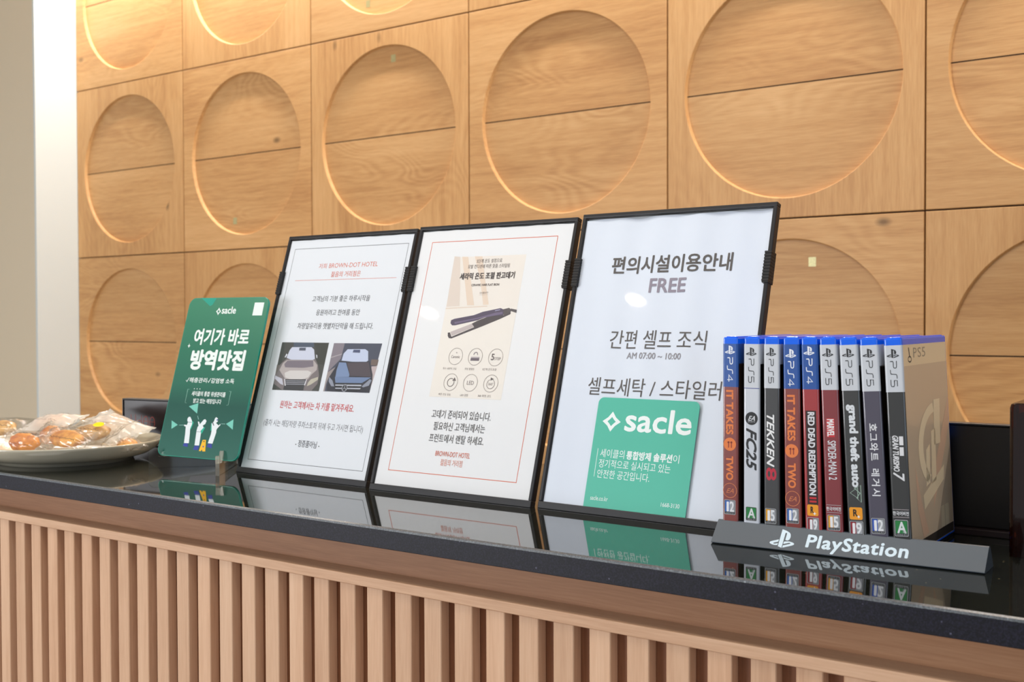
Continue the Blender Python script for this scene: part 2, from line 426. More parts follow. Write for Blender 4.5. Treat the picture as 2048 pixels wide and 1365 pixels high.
def diamond(P, cx, cy, rx, ry, c, hole):
    def star(k, inn):
        pts = []
        for i in range(4):
            a = PI / 2 * i
            pts.append((cx + rx * k * math.cos(a), cy + ry * k * math.sin(a)))
            a += PI / 4
            pts.append((cx + rx * k * inn * math.cos(a), cy + ry * k * inn * math.sin(a)))
        return pts
    P.poly([star(1.0, 0.60), star(0.46, 0.66)] if hole else star(1.0, 0.4), c)
CAR1 = [
    ('474846', [(30.9, 170.9),(115.4, 171.1),(115.8, 109.2),(31.9, 108.0)]),
    ('3c3e3a', [(88.6, 171.0),(115.2, 171.1),(115.0, 143.0),(103.0, 143.5),(93.9, 163.7)]),
    ('4b5566', [(52.7, 170.8),(88.6, 171.0),(90.9, 165.1),(53.4, 165.0)]),
    ('6c6663', [(30.6, 141.0),(37.3, 140.4),(34.8, 131.1),(31.5, 127.9)]),
    ('787072', [(36.0, 141.1),(43.8, 147.5),(47.9, 151.4),(95.2, 152.3),(104.3, 142.7),(110.5, 128.7),(110.5, 118.3),(102.9, 109.5),(50.7, 108.5),(33.2, 115.7),(30.9, 126.4),(35.4, 132.7)]),
    ('afa6a6', [(41.2, 143.6),(47.0, 147.6),(95.4, 148.2),(103.5, 142.0),(104.2, 136.0),(96.8, 129.8),(92.4, 123.7),(84.4, 122.7),(51.5, 122.8),(37.1, 134.2)]),
    ('78707a', [(48.3, 146.8),(94.5, 147.8),(97.3, 140.3),(79.7, 138.0),(46.8, 137.9),(43.8, 142.1)]),
    ('cdc9c8', [(48.0, 130.7),(56.6, 134.0),(89.1, 134.8),(96.0, 132.4),(91.8, 125.9),(82.1, 123.3),(60.0, 123.0),(50.8, 125.0)]),
    ('c8cddf', [(51.4, 164.6),(86.2, 165.1),(91.8, 162.1),(96.9, 150.1),(93.3, 148.5),(54.3, 148.1),(45.5, 150.6),(48.3, 160.7)]),
    ('505666', [(64.9, 164.0),(76.5, 164.2),(77.1, 160.4),(65.3, 160.3)]),
    ('d4d6e0', [(43.8, 156.0),(45.9, 154.5),(43.3, 150.6),(41.7, 151.3)]),
    ('d4d6e0', [(97.3, 155.8),(99.7, 154.7),(100.8, 150.9),(99.1, 151.6)]),
    ('bebecb', [(31.9, 126.8),(46.1, 123.0),(50.8, 114.8),(45.0, 116.1),(32.7, 122.6)]),
    ('b9b4a5', [(93.8, 119.2),(97.6, 123.8),(109.4, 127.2),(110.0, 123.5),(99.6, 117.2),(93.1, 114.7)]),
    ('3c3e42', [(51.7, 122.4),(89.4, 123.6),(88.5, 116.0),(88.5, 109.2),(52.2, 108.7),(52.5, 116.3)]),
    ('9a9ca6', [(53.4, 120.9),(88.7, 121.7),(88.5, 120.8),(53.9, 120.0)]),
    ('9a9ca6', [(54.3, 118.8),(88.5, 119.6),(88.3, 118.7),(54.8, 117.9)]),
    ('9a9ca6', [(55.2, 116.7),(88.1, 117.5),(87.9, 116.6),(55.6, 115.8)]),
    ('dcdce4', [(49.8, 123.1),(51.7, 122.4),(55.5, 114.2),(53.7, 114.1)]),
    ('dcdce4', [(90.9, 123.6),(89.6, 123.6),(88.0, 116.0),(89.7, 115.7)]),
]
CAR2 = [
    ('464b5c', [(124.1, 170.8),(204.6, 171.2),(200.3, 110.2),(123.3, 109.5)]),
    ('827a84', [(124.1, 170.8),(142.6, 170.9),(141.4, 151.0),(123.6, 133.5)]),
    ('a59ea4', [(123.7, 152.9),(141.4, 157.7),(142.0, 156.6),(123.9, 151.5)]),
    ('6e5f5a', [(192.5, 151.3),(204.4, 151.2),(204.0, 143.6),(193.0, 144.1)]),
    ('b9aaac', [(194.8, 142.7),(204.1, 143.2),(200.5, 114.9),(200.2, 110.9),(199.0, 125.5)]),
    ('968c8c', [(123.6, 133.5),(135.4, 140.5),(127.5, 126.2),(125.6, 118.8),(125.8, 109.6),(123.5, 109.5)]),
    ('32343e', [(140.2, 148.0),(190.7, 149.1),(199.4, 132.7),(200.9, 125.6),(200.2, 110.9),(129.3, 109.7),(127.6, 117.4),(128.1, 127.7),(135.0, 138.3)]),
    ('788cb0', [(140.1, 146.5),(151.6, 146.4),(161.7, 131.6),(161.5, 128.7),(139.0, 128.0),(138.4, 136.9)]),
    ('504850', [(153.7, 146.1),(189.2, 147.6),(197.8, 129.8),(163.1, 130.2)]),
    ('6e82a6', [(138.0, 128.0),(198.0, 129.1),(184.8, 121.8),(141.1, 120.8)]),
    ('bec8e1', [(149.8, 163.3),(179.0, 163.8),(184.5, 161.3),(187.6, 149.7),(185.2, 148.2),(162.0, 147.7),(143.5, 148.8),(144.4, 157.7)]),
    ('465070', [(159.8, 162.8),(171.0, 162.9),(171.6, 159.1),(159.3, 159.3)]),
    ('26282e', [(139.2, 120.3),(184.9, 121.5),(185.3, 112.9),(179.2, 110.9),(144.0, 110.6)]),
    ('b4b8c4', [(141.7, 118.6),(184.9, 119.7),(184.9, 117.9),(141.7, 117.1)]),
    ('b4b8c4', [(142.4, 114.6),(185.0, 115.7),(184.0, 114.1),(143.2, 113.4)]),
    ('8c92a2', [(128.6, 127.7),(135.3, 123.5),(140.4, 116.3),(135.4, 116.2),(129.3, 121.9)]),
    ('8c92a2', [(196.7, 126.9),(185.9, 117.9),(188.1, 116.6),(197.0, 119.0),(199.9, 125.6)]),
]
IRON = [
    ('dacdc3', [(60.8, 277.2),(69.1, 276.5),(77.3, 240.4),(81.6, 216.8),(62.8, 216.1),(61.3, 254.0)]),
    ('e0cdbc', [(72.3, 276.4),(80.9, 276.1),(90.7, 248.9),(102.4, 217.5),(92.5, 217.6),(81.7, 249.1)]),
    ('e0cdbc', [(90.4, 276.2),(101.5, 275.8),(111.1, 248.4),(122.8, 218.2),(115.2, 217.8),(105.8, 244.2)]),
    ('dccdc0', [(62.3, 214.8),(121.0, 216.9),(121.3, 215.6),(62.1, 213.3)]),
    ('4b4448', [(104.0, 196.0),(111.5, 199.5),(125.7, 204.5),(145.6, 207.8),(145.6, 205.3),(154.7, 209.5),(155.2, 206.9),(142.5, 201.5),(120.1, 193.1),(78.8, 178.4),(75.0, 178.8),(72.8, 181.3),(71.9, 185.2),(75.0, 185.6),(78.3, 180.5),(108.1, 191.8)]),
    ('bcb0b0', [(75.4, 186.1),(104.0, 196.0),(108.0, 192.2),(78.6, 181.4)]),
    ('50465c', [(73.3, 199.9),(77.6, 201.6),(104.9, 205.9),(116.4, 209.7),(140.3, 213.9),(144.1, 212.5),(145.3, 209.5),(145.6, 205.3),(125.6, 204.9),(111.4, 199.9),(80.5, 193.9),(76.2, 193.9),(73.3, 196.4)]),
    ('6e627e', [(78.5, 197.7),(110.8, 202.9),(134.9, 208.7),(143.8, 209.5),(144.3, 207.0),(116.0, 202.4),(80.1, 195.6)]),
    ('554e50', [(144.1, 212.5),(151.7, 214.1),(155.2, 212.0),(154.5, 207.8),(146.2, 204.9)]),
    ('5a5456', [(153.1, 212.4),(154.9, 213.2),(162.6, 211.8),(162.8, 208.4),(161.3, 208.6),(154.5, 210.5)]),
    ('aaa5c8', [(133.4, 211.3),(140.1, 212.5),(139.8, 211.7),(133.0, 210.4)]),
]
CREW = [
    ('6fc0b0', [(40.0, 66.7),(55.7, 71.7),(57.3, 57.8)]),
    ('6fc0b0', [(14.4, 46.8),(27.2, 41.6),(17.2, 35.6)]),
    ('6fc0b0', [(111.5, 46.6),(122.6, 52.9),(124.8, 39.8)]),
    ('9ad0c6', [(29.6, 41.5),(38.8, 41.9),(38.9, 41.5),(29.7, 41.1)]),
    ('9ad0c6', [(58.9, 54.8),(59.4, 55.0),(62.5, 50.3),(61.9, 50.1)]),
    ('9ad0c6', [(103.1, 46.5),(110.2, 46.6),(110.3, 46.2),(103.2, 46.1)]),
    ('00a88c', [(50.8, 48.4),(54.8, 45.9),(52.4, 36.6),(50.8, 37.6),(52.4, 43.1)]),
    ('dce4e8', [(42.3, 50.7),(44.0, 52.9),(46.7, 53.0),(50.2, 49.1),(52.1, 45.8),(52.4, 43.1),(50.8, 37.6),(52.0, 31.6),(54.0, 18.6),(45.3, 18.4),(43.8, 31.2),(42.2, 39.9),(39.3, 40.4),(38.7, 42.4),(43.5, 42.0),(44.6, 46.1),(42.8, 47.4)]),
    ('283a96', [(45.4, 18.1),(52.7, 18.3),(53.1, 13.8),(48.9, 13.9),(44.0, 15.0)]),
    ('00a88c', [(76.9, 40.5),(73.0, 32.0),(71.5, 32.6),(70.8, 36.5),(74.3, 40.1)]),
    ('dce4e8', [(71.4, 50.3),(73.9, 51.1),(76.8, 48.9),(75.7, 44.8),(71.8, 42.6),(74.3, 40.1),(70.1, 35.8),(71.5, 32.6),(72.8, 16.6),(64.7, 16.5),(62.9, 35.5),(63.3, 40.2),(64.6, 42.3),(61.9, 46.9),(63.0, 47.7),(65.2, 46.3),(66.0, 43.7),(70.1, 48.6)]),
    ('283a96', [(64.9, 15.8),(72.9, 16.3),(72.3, 10.6),(63.6, 10.8)]),
    ('00a88c', [(85.6, 46.6),(87.1, 46.0),(89.7, 36.8),(87.2, 36.7)]),
    ('dce4e8', [(90.6, 52.8),(92.3, 54.6),(95.5, 53.1),(96.6, 49.1),(94.0, 47.0),(99.4, 43.9),(101.8, 46.3),(102.3, 44.7),(98.5, 40.5),(97.0, 37.8),(97.8, 35.2),(95.3, 20.2),(87.1, 20.4),(89.2, 32.1),(89.1, 37.4),(86.7, 46.0),(89.9, 48.8)]),
    ('283a96', [(87.8, 19.8),(94.5, 19.8),(95.6, 14.2),(86.2, 15.7)]),
    ('283a96', [(94.0, 51.8),(95.8, 52.0),(96.2, 50.3),(94.2, 50.1)]),
    ('ebb414', [(77.0, 24.2),(82.8, 24.5),(85.7, 9.7),(80.8, 9.4),(79.2, 11.7),(77.6, 9.6),(74.4, 9.5)]),
    ('3a3a30', [(78.5, 22.9),(80.8, 23.0),(81.2, 21.7),(78.9, 21.6)]),
    ('283a96', [(79.1, 16.4),(81.3, 16.7),(81.7, 14.7),(79.8, 14.6)]),
    ('56626a', [(44.5, 46.2),(51.5, 46.1),(51.7, 45.6),(44.7, 45.7)]),
    ('56626a', [(63.1, 34.5),(70.8, 34.4),(70.9, 34.0),(63.3, 34.0)]),
    ('56626a', [(86.9, 47.3),(88.9, 47.7),(91.9, 43.6),(90.6, 43.2)]),
]
TOPC = [
    ('1e9682', [(20.1, 215.0),(48.5, 214.3),(43.5, 205.0),(39.4, 203.1)]),
]

# ================================================================== ROOM
struct(box('floor', (-8, 4, -4, WY + 0.4, -0.05, 0.0), 'floor_stone'))
struct(box('ceiling', (-8, 4, -1.9, WY + 0.4, CEIL, CEIL + 0.1), 'ceiling_paint'))
# wood wall: dark carcass behind square panels with a round recess
TILE, GAP, THK, RAD, DEP = 0.6, 0.0034, 0.018, 0.254, 0.0108
NC = 9
wall = struct(box('wall_back', (WX, WX + TILE * NC, WY + 0.0125, WY + 0.35, 0, CEIL), 'joint_dark'))

def panel_mesh(name, matname, h=TILE):
    """square plate with a round hole whose front edge is eased"""
    n = 96; s = TILE / 2 - GAP / 2; v = []; f = []
    def ringpts(r, y): return [(r * math.cos(2 * PI * k / n), y, r * math.sin(2 * PI * k / n)) for k in range(n)]
    sq = []
    for k in range(n):
        a = 2 * PI * k / n; c, d = math.cos(a), math.sin(a); m = s / max(abs(c), abs(d)); sq.append((c * m, 0.0012, d * m))
    sq2 = [(x * (1 - 0.0012 / s), 0.0, z * (1 - 0.0012 / s)) for x, _, z in sq]
    back = [(x, 0.0122, z) for x, _, z in sq]
    rings = [back, sq, sq2, ringpts(RAD + 0.0013, 0.0), ringpts(RAD + 0.0004, 0.0004), ringpts(RAD, 0.0016), ringpts(RAD - 0.0004, DEP - 0.002), ringpts(RAD - 0.0018, DEP)]
    for r in rings: v += r
    for i in range(len(rings) - 1):
        for k in range(n): f.append((i * n + k, i * n + (k + 1) % n, (i + 1) * n + (k + 1) % n, (i + 1) * n + k))
    me = bpy.data.meshes.new(name); me.from_pydata(v, [], f); me.materials.append(MATS[matname])
    bm = bmesh.new(); bm.from_mesh(me); bmesh.ops.recalc_face_normals(bm, faces=bm.faces); bm.to_mesh(me); bm.free()
    for p in me.polygons: p.use_smooth = (p.index // n) >= 3
    return me
def board_mesh(name, up):
    n = 48; g = 0.0015; r = RAD - 0.0015; v = []; f = []
    a0 = math.asin(g / r)
    pts = [(r * math.cos(a0 + (PI - 2 * a0) * k / n), r * math.sin(a0 + (PI - 2 * a0) * k / n)) for k in range(n + 1)]
    if not up: pts = [(x, -z) for x, z in pts]
    for y in (DEP, 0.0124): v += [(x, y, z) for x, z in pts]
    m = n + 1
    f = [tuple(range(m)), tuple(range(m, 2 * m))] + [(i, (i + 1) % m, (i + 1) % m + m, i + m) for i in range(m)]
    me = bpy.data.meshes.new(name); me.from_pydata(v, [], f); me.materials.append(MATS['oak_board'])
    bm = bmesh.new(); bm.from_mesh(me); bmesh.ops.recalc_face_normals(bm, faces=bm.faces); bm.to_mesh(me); bm.free()
    return me
pm = {0: panel_mesh('wood_panel', 'oak_horizontal'), 1: panel_mesh('wood_panel', 'oak_vertical')}
bmU, bmL = board_mesh('backing_board', True), board_mesh('backing_board', False)
stick = {(2, 1): (0.021, 0.217), (2, 0): (-0.075, -0.214), (1, 1): (-0.058, -0.208), (4, 2): (0.054, 0.202)}
NROW = 4
for r in range(NROW):
    for c in range(NC):
        cx, cz = WX + TILE * (c + 0.5), ZT + TILE * (0.5 - r)
        o = bpy.data.objects.new('wood_panel', pm[(c + r) % 2]); C.objects.link(o); o.parent = wall; o.location = (cx, WY, cz)
        for me in (bmU, bmL):
            b = bpy.data.objects.new('backing_board', me); C.objects.link(b); b.parent = o
        if (c, r) in stick:
            x, z = stick[(c, r)]
            box('sticker', (x - 0.0085, x + 0.0085, DEP - 0.0003, DEP, z - 0.0105, z + 0.0105), 'sticker_gold', parent=o)
# return of the niche and the beige wall left of it
struct(box('trim_1', (WX - 0.012, WX, 2.252, WY + 0.2, 0, CEIL), 'white_paint', bevel=0.001))
struct(box('wall_left', (-8, WX - 0.012, 2.254, WY + 0.3, 0, CEIL), 'beige_paint'))

# ================================================================== COUNTER
CY = 0.779
XL, XR = -2.1, 0.55
ctr = empty('reception_counter', loc=(-0.8, 0.9, 0))
tag(ctr, 'reception counter front of vertical oak slats under a thin oak rail', 'counter')
def cbox(name, b, m, **k):
    return box(name, (b[0] + 0.8, b[1] + 0.8, b[2] - 0.9, b[3] - 0.9, b[4], b[5]), m, parent=ctr, **k)
ZG = CZ - 0.0200                         # underside of granite
cbox('carcass', (XL, XR, 0.835, 1.19, 0.0, ZG - 0.0005), 'joint_dark')
cbox('fascia', (XL, XR, 0.812, 0.8345, CZ + 0.195 - 0.2465, ZG), 'oak_fascia')
cbox('rail', (XL, XR, 0.7862, 0.8345, CZ + 0.195 - 0.2560, CZ + 0.195 - 0.2462), 'oak_rail', bevel=0.0008)
ZR = CZ + 0.195 - 0.2560
cbox('backing_panel', (XL, XR, 0.8005, 0.8345, 0.08, ZR), 'oak_back_shaded')
cbox('plinth', (XL, XR, 0.815, 0.8345, 0.0, 0.08), 'joint_dark')
sl_me = None
PITCH = 0.035578
for k in range(-18, 54):
    x = -1.3850 + PITCH * k
    if x < XL or x + 0.0204 > XR: continue
    if sl_me is None:
        v, f = boxv(-0.0102, 0.0102, -0.0060, 0.0060, -(ZR - 0.08) / 2, (ZR - 0.08) / 2)
        t = add('slat', v, f, M('oak_slat'), bevel=0.0007, seg=1); sl_me = t.data; bpy.data.objects.remove(t)
    o = bpy.data.objects.new('slat', sl_me); C.objects.link(o); o.parent = ctr
    o.location = (x + 0.0102 + 0.8, 0.7945 - 0.9, (ZR + 0.08) / 2)

# granite top: polished upper face, honed front with a small chamfer
prof = [(CY + 0.0030, 0.0), (CY + 0.46, 0.0), (CY + 0.46, -0.02), (CY + 0.0006, -0.02), (CY, -0.0194), (CY, -0.0026), (CY + 0.0006, -0.0009)]
mb = MB(); n = len(prof)
v = [(XL - 0.01, y, CZ + z) for y, z in prof] + [(XR + 0.01, y, CZ + z) for y, z in prof]
f = [(i, (i + 1) % n, (i + 1) % n + n, i + n) for i in range(n)] + [tuple(range(n - 1, -1, -1)), tuple(range(n, 2 * n))]
mid = [0 if i == 0 else (2 if i in (5, 6) else 1) for i in range(n)] + [1, 1]
mid[n - 1] = 2; mid[4] = 1
top = add('granite_countertop', v, f, M('granite_polished', 'granite_honed', 'granite_chamfer_sheen'), midx=mid)
tag(top, 'polished black granite countertop slab with eased front edge', 'countertop')

# ================================================================== POSTER FRAMES
def frame_matrix(X, Y, yaw, lean, z):
    ex = Vector((math.cos(yaw), math.sin(yaw), 0)); nn = Vector((-math.sin(yaw), math.cos(yaw), 0))
    ey = Vector((0, 0, math.cos(lean))) + nn * math.sin(lean); ez = ex.cross(ey)
    return Matrix(((ex.x, ey.x, ez.x, X), (ex.y, ey.y, ez.y, Y), (ex.z, ey.z, ez.z, z), (0, 0, 0, 1)))

PZ = -0.0024                    # the printed sheet lies this far behind the front of the border
def easel_frame(X, Y, yaw, lean, W, H, label, wavy=0.0, sheet='paper_1'):
    """local x right, y up the sheet, z out of the sheet; front of the border at z = 0"""
    root = empty('poster_frame', frame_matrix(X, Y, yaw, lean, CZ + 0.0002))
    tag(root, label, 'frame', 'poster frames in a row on the counter')
    b = MB(); t = 0.0042; d = 0.0085
    bars = [(0, W, 0, t + 0.0032), (0, W, H - t, H), (0, t, t + 0.0032, H - t), (W - t, W, t + 0.0032, H - t)]
    for i, (x0, x1, y0, y1) in enumerate(bars):
        b = MB().box(x0, x1, y0, y1, -d, 0.0)
        b.build(('bottom_bar', 'top_bar', 'side_bar', 'side_bar')[i], M('black_plastic'), parent=root, bevel=0.0007, seg=2)
    box('backing_board', (t, W - t, t, H - t, -d + 0.0006, -0.0062), 'grey_card', parent=root)
    # paper sheet, top edge slightly curled
    nx, ny = 90, 24; v = []; f = []
    x0, x1, y0, y1 = t + 0.0006, W - t - 0.0006, t + 0.0026, H - t - 0.0012
    for j in range(ny + 1):
        for i in range(nx + 1):
            u, w = i / nx, j / ny
            yy = y0 + (y1 - y0) * w
            if j == ny: yy -= 0.0006 + (0.0002 + 0.0006 * wavy) * math.sin(u * 21 + X * 7) + 0.0003 * math.sin(u * 47)
            v.append((x0 + (x1 - x0) * u, yy, PZ + ripple((x0 + (x1 - x0) * u) / W, yy / H, wavy)))
    for j in range(ny):
        for i in range(nx):
            a = j * (nx + 1) + i; f.append((a, a + 1, a + nx + 2, a + nx + 1))
    pap = add('paper', v, f, M(sheet), parent=root, smooth=True, recalc=False)
    pap['ripple'] = wavy; pap['w'] = W; pap['h'] = H
    box('pane', (t - 0.0005, W - t + 0.0005, t, H - t, -0.0010, -0.0007), 'pane_clear', parent=root)
    # ribbed side clips
    for side in (0, 1):
        c = MB(); xa, xb = (-0.0006, 0.0060) if side == 0 else (W - 0.0060, W + 0.0006)
        c.box(xa, xb, 0.2355, 0.2662, -0.0095, 0.0012)
        for k in range(10):
            yk = 0.2368 + k * 0.0031
            c.box(xa - 0.0002, xb + 0.0002, yk, yk + 0.0019, -0.0092, 0.0018)
        c.build('clip', M('clip_black'), parent=root)
    # easel leg behind
    a = MB(); hz = 0.20
    p0 = Vector((W / 2 - 0.02, hz, -d)); 
    foot_dir = Vector((0, -math.cos(lean) * 1.0, -math.sin(lean) * 1.0))
    ln = hz * math.cos(lean) / math.cos(0.30)
    # leg direction in local space: world down, tilted backwards by 0.30 rad
    wd = Vector((0, -math.cos(lean + 0.30), math.sin(-(lean + 0.30))))
    p1 = p0 + wd * (ln * 0.985)
    q = Vector((0, wd.z, -wd.y)) * 0.003
    vv = [p0, p0 + Vector((0.04, 0, 0)), p1 + Vector((0.04, 0, 0)), p1]
    v = [tuple(x) for x in vv] + [tuple(x + q) for x in vv]
    add('easel_leg', v, [(0, 1, 2, 3), (4, 5, 6, 7), (0, 1, 5, 4), (1, 2, 6, 5), (2, 3, 7, 6), (3, 0, 4, 7)], M('black_plastic'), parent=root)
    return root, pap
f1, pap1 = easel_frame(-1.1242, 0.9528, -0.0062, 0.3008, 0.2250, 0.3162, 'black-framed notice with thin black border line and two car photos, nearest the green sign', 0.0, 'paper_1')
f2, pap2 = easel_frame(-0.8864, 0.9429, 0.0050, 0.2982, 0.2228, 0.3164, 'black-framed notice with orange border line and beige hair straightener advert', 0.0, 'paper_2')
f3, pap3 = easel_frame(-0.6582, 0.9484, -0.0181, 0.2783, 0.2222, 0.3166, 'black-framed notice with large grey lettering and a mint green card below', 1.0, 'paper_3')

# --- notice 1
P = Print()
P.frame(15.9, 214.9, 17.1, 298.0, 0.55, '34363c'); P.build('border_line', pap1, off=PZ); P = Print()
OR = 'd06a52'
P.text('저희', 67.8, 81.5, 269.2, 276.3, OR); P.text('BROWN-DOT HOTEL', 86, 170.3, 269.8, 275.9, OR)
P.text('젊음의 거리점은', 92.8, 144.2, 257.4, 264.9, OR, bold=0.008)
P.rect(29.1, 205.7, 253.8, 254.3, OR)
G = '3c3c42'
P.text('고객님의 기분 좋은 하루시작을', 68.9, 169.1, 224.8, 232.6, G, bold=0.006)
P.text('응원하려고 한여름 동안', 81.1, 156.9, 206.6, 214.5, G, bold=0.006)
P.text('차량앞유리용 햇볕차단막을 해 드립니다.', 52.6, 184.1, 188.8, 197.0, G, bold=0.006)
P.text('원하는 고객께서는 차 키를 맡겨주세요.', 52.6, 180.9, 85.4, 95.2, 'c03a3c', bold=0.014)
P.text('(출차 시는 해당차량 주차스토퍼 뒤에 두고 가시면 됩니다)', 30.3, 202.1, 60.4, 70.5, '55555c')
P.text('- 정증품아님 -', 95.0, 136.8, 38.7, 47.3, G, bold=0.012)
P.build('lettering', pap1, off=PZ)
def shapes(data, name, parent, off, extra=None, z0=0.06):
    P = Print(z0)
    for c, pts in data:
        P.poly(pts, c); P.up(0.012)
    if extra: extra(P)
    return P.build(name, parent, off=off)
shapes(CAR1, 'car_photo', pap1, PZ)
def star_badge(P):
    cx, cy = 158.2, 114.9
    P.disc(cx, cy, 4.6, '2a2c32'); P.up(0.02); P.ring(cx, cy, 4.2, 0.6, 'b8bcc8', n=24)
    for a in (90, 210, 330): P.line([(cx, cy), (cx + 4 * math.cos(math.radians(a)), cy + 4 * math.sin(math.radians(a)))], 0.6, 'b8bcc8')
shapes(CAR2, 'car_photo', pap1, PZ, star_badge)

# --- notice 2
P = Print()
P.frame(22.9, 200.7, 23.4, 296.2, 0.8, 'd0684c'); P.build('border_line', pap2, off=PZ); P = Print()
P.rect(62.2, 162.4, 110.4, 276.0, 'e6dfd8')
P.up(); P.rect(62.6, 162.0, 110.8, 215.5, 'e7e1da')
for c, pts in IRON: P.up(0.012); P.poly(pts, c)
P.build('hair_iron_picture', pap2, off=PZ); P = Print(0.4)
T1, T2 = '6e6462', '4a4242'
P.text('5단계 온도 설정으로', 95.0, 130.7, 267.8, 272.6, T1)
P.text('모발 컨디션에 따른 맞춤 스타일링', 83.6, 142.4, 261.4, 266.2, T1)
P.text('세라믹 온도 조절 판고데기', 74.5, 151.6, 248.2, 256.4, T2, bold=0.03)
P.text('CERAMIC HAIR FLAT IRON', 93.5, 132.6, 240.2, 242.9, T1, bold=0.02)
P.text('OH BEAUTY', 107.3, 119.4, 231.0, 233.2, '8e8480'); P.rect(107, 119.6, 229.6, 229.8, 'a89c96')
P.build('lettering', pap2, off=PZ); P = Print(0.4)
for cx, cy in ((89.8, 157.7), (117.5, 157.7), (145.5, 157.5), (89.5, 127.9), (117.1, 128.0), (145.1, 128.1)):
    P.ring(cx, cy, 9.6, 0.45, '968c8a')
P.text('Ceramic', 83.6, 96.0, 155.6, 158.9, '8a8080'); P.rect(89.6, 91.0, 161.4, 162.4, 'a09694')
P.rect(111.6, 123.4, 153.2, 156.2, '6a5f68'); P.rect(111.6, 123.4, 156.4, 157.6, 'b4aab0'); P.ring(117.5, 160.2, 2.6, 0.9, '8a8088', n=14, a0=-10, a1=190)
P.text('5', 139.4, 143.6, 154.2, 161.6, '6a6060', bold=0.02); P.text('STEP', 144.2, 152.6, 154.4, 157.6, '8a8080')
P.ring(89.5, 127.6, 4.6, 0.7, '6a6060', n=28, a0=60, a1=380); P.poly([(91.4, 129.6), (96.6, 129.6), (94.0, 133.4)], '6a6060')
P.text('LED', 112.4, 121.8, 125.8, 130.2, '8a8080')
P.ring(145.1, 127.4, 5.2, 0.5, '7a7070', n=28, a0=110, a1=420); P.text('360°', 141.6, 148.8, 126.0, 129.0, 'a09896'); P.poly([(144, 131.4), (148.4, 133.0), (144, 134.8)], '5a5050')
P.build('feature_icons', pap2, off=PZ); P = Print(0.4)
for t, a, b, y in (('특수 세라믹 코팅', 74.9, 93.8, 142.0), ('무빙 발열판', 105.7, 119.1, 142.2), ('5단계 온도조절', 130.4, 149.3, 142.4), ('빠른 온도 상승', 75.4, 92.7, 112.3), ('LED 알람', 106.2, 117.0, 112.4), ('360 회전 코드', 130.5, 148.7, 112.6)):
    P.text(t, a, b, y, y + 2.7, '8a807e')
P.text('고데기 준비되어 있습니다.', 71.0, 153.1, 86.4, 95.9, '4c4846')
P.text('필요하신 고객님께서는', 76.9, 148.2, 72.9, 82.4, '4c4846')
P.text('프런트에서 랜탈 하세요.', 73.7, 149.3, 59.4, 68.8, '4c4846')
P.text('BROWN-DOT HOTEL', 86.7, 134.6, 44.4, 49.9, 'd0684c')
P.text('젊음의 거리점', 96.0, 126.0, 34.2, 41.4, 'd98c78')
P.build('lettering', pap2, off=PZ)

# --- notice 3
P = Print()
DG = '55504e'
P.text('편의시설이용안내', 45.6, 182.9, 248.6, 267.6, DG, bold=0.022)
P.text('FREE', 93.8, 135.7, 227.6, 242.8, '8d8593', bold=0.03)
P.text('간편 셀프 조식', 56.6, 165.6, 168.8, 188.4, DG)
P.text('AM 07:00 ~ 10:00', 78.8, 141.0, 158.7, 165.2, '8d8a90', bold=0.012)
P.text('셀프세탁 / 스타일러', 38.7, 188.5, 119.8, 138.4, DG)
P.build('lettering', pap3, off=PZ)
# the mint card lies in front of the sheet, under the pane
card = add('card', *(lambda o: ([(x / 1000, y / 1000, z) for z in (-0.0019, -0.0014) for x, y in o], [tuple(range(len(o) - 1, -1, -1)), tuple(range(len(o), 2 * len(o)))] + [(i, (i + 1) % len(o), (i + 1) % len(o) + len(o), i + len(o)) for i in range(len(o))]))(rrect(53.9, 167.7, 0.6, 118.2, 6)), M(mat('card_mint', '4fb9a2', 0.4)), parent=f3)
P = Print()
WH = 'eef4f4'
diamond(P, 74.2, 93.2, 10.6, 10.2, WH, True)
P.build('logo_mark', card, off=-0.0014); P = Print()
P.text('sacle', 89.8, 163.6, 84.2, 108.0, WH, bold=0.03)
P.text('세이클의', 66.6, 94.4, 56.8, 65.4, WH); P.text('통합방제 솔루션', 96.8, 147.6, 56.6, 65.2, WH, bold=0.03); P.text('이', 148.6, 155.2, 56.8, 65.0, WH)
P.text('정기적으로 실시되고 있는', 66.5, 147.2, 46.6, 55.0, WH)
P.text('안전한 공간입니다.', 66.4, 125.9, 36.2, 44.6, WH)
P.rect(62.9, 63.4, 37.0, 65.4, WH)
P.text('sacle.co.kr', 62.7, 82.9, 13.8, 18.2, WH); P.text('1668-3130', 142.1, 161.9, 14.6, 18.6, WH)
P.build('lettering', card, off=-0.0014)

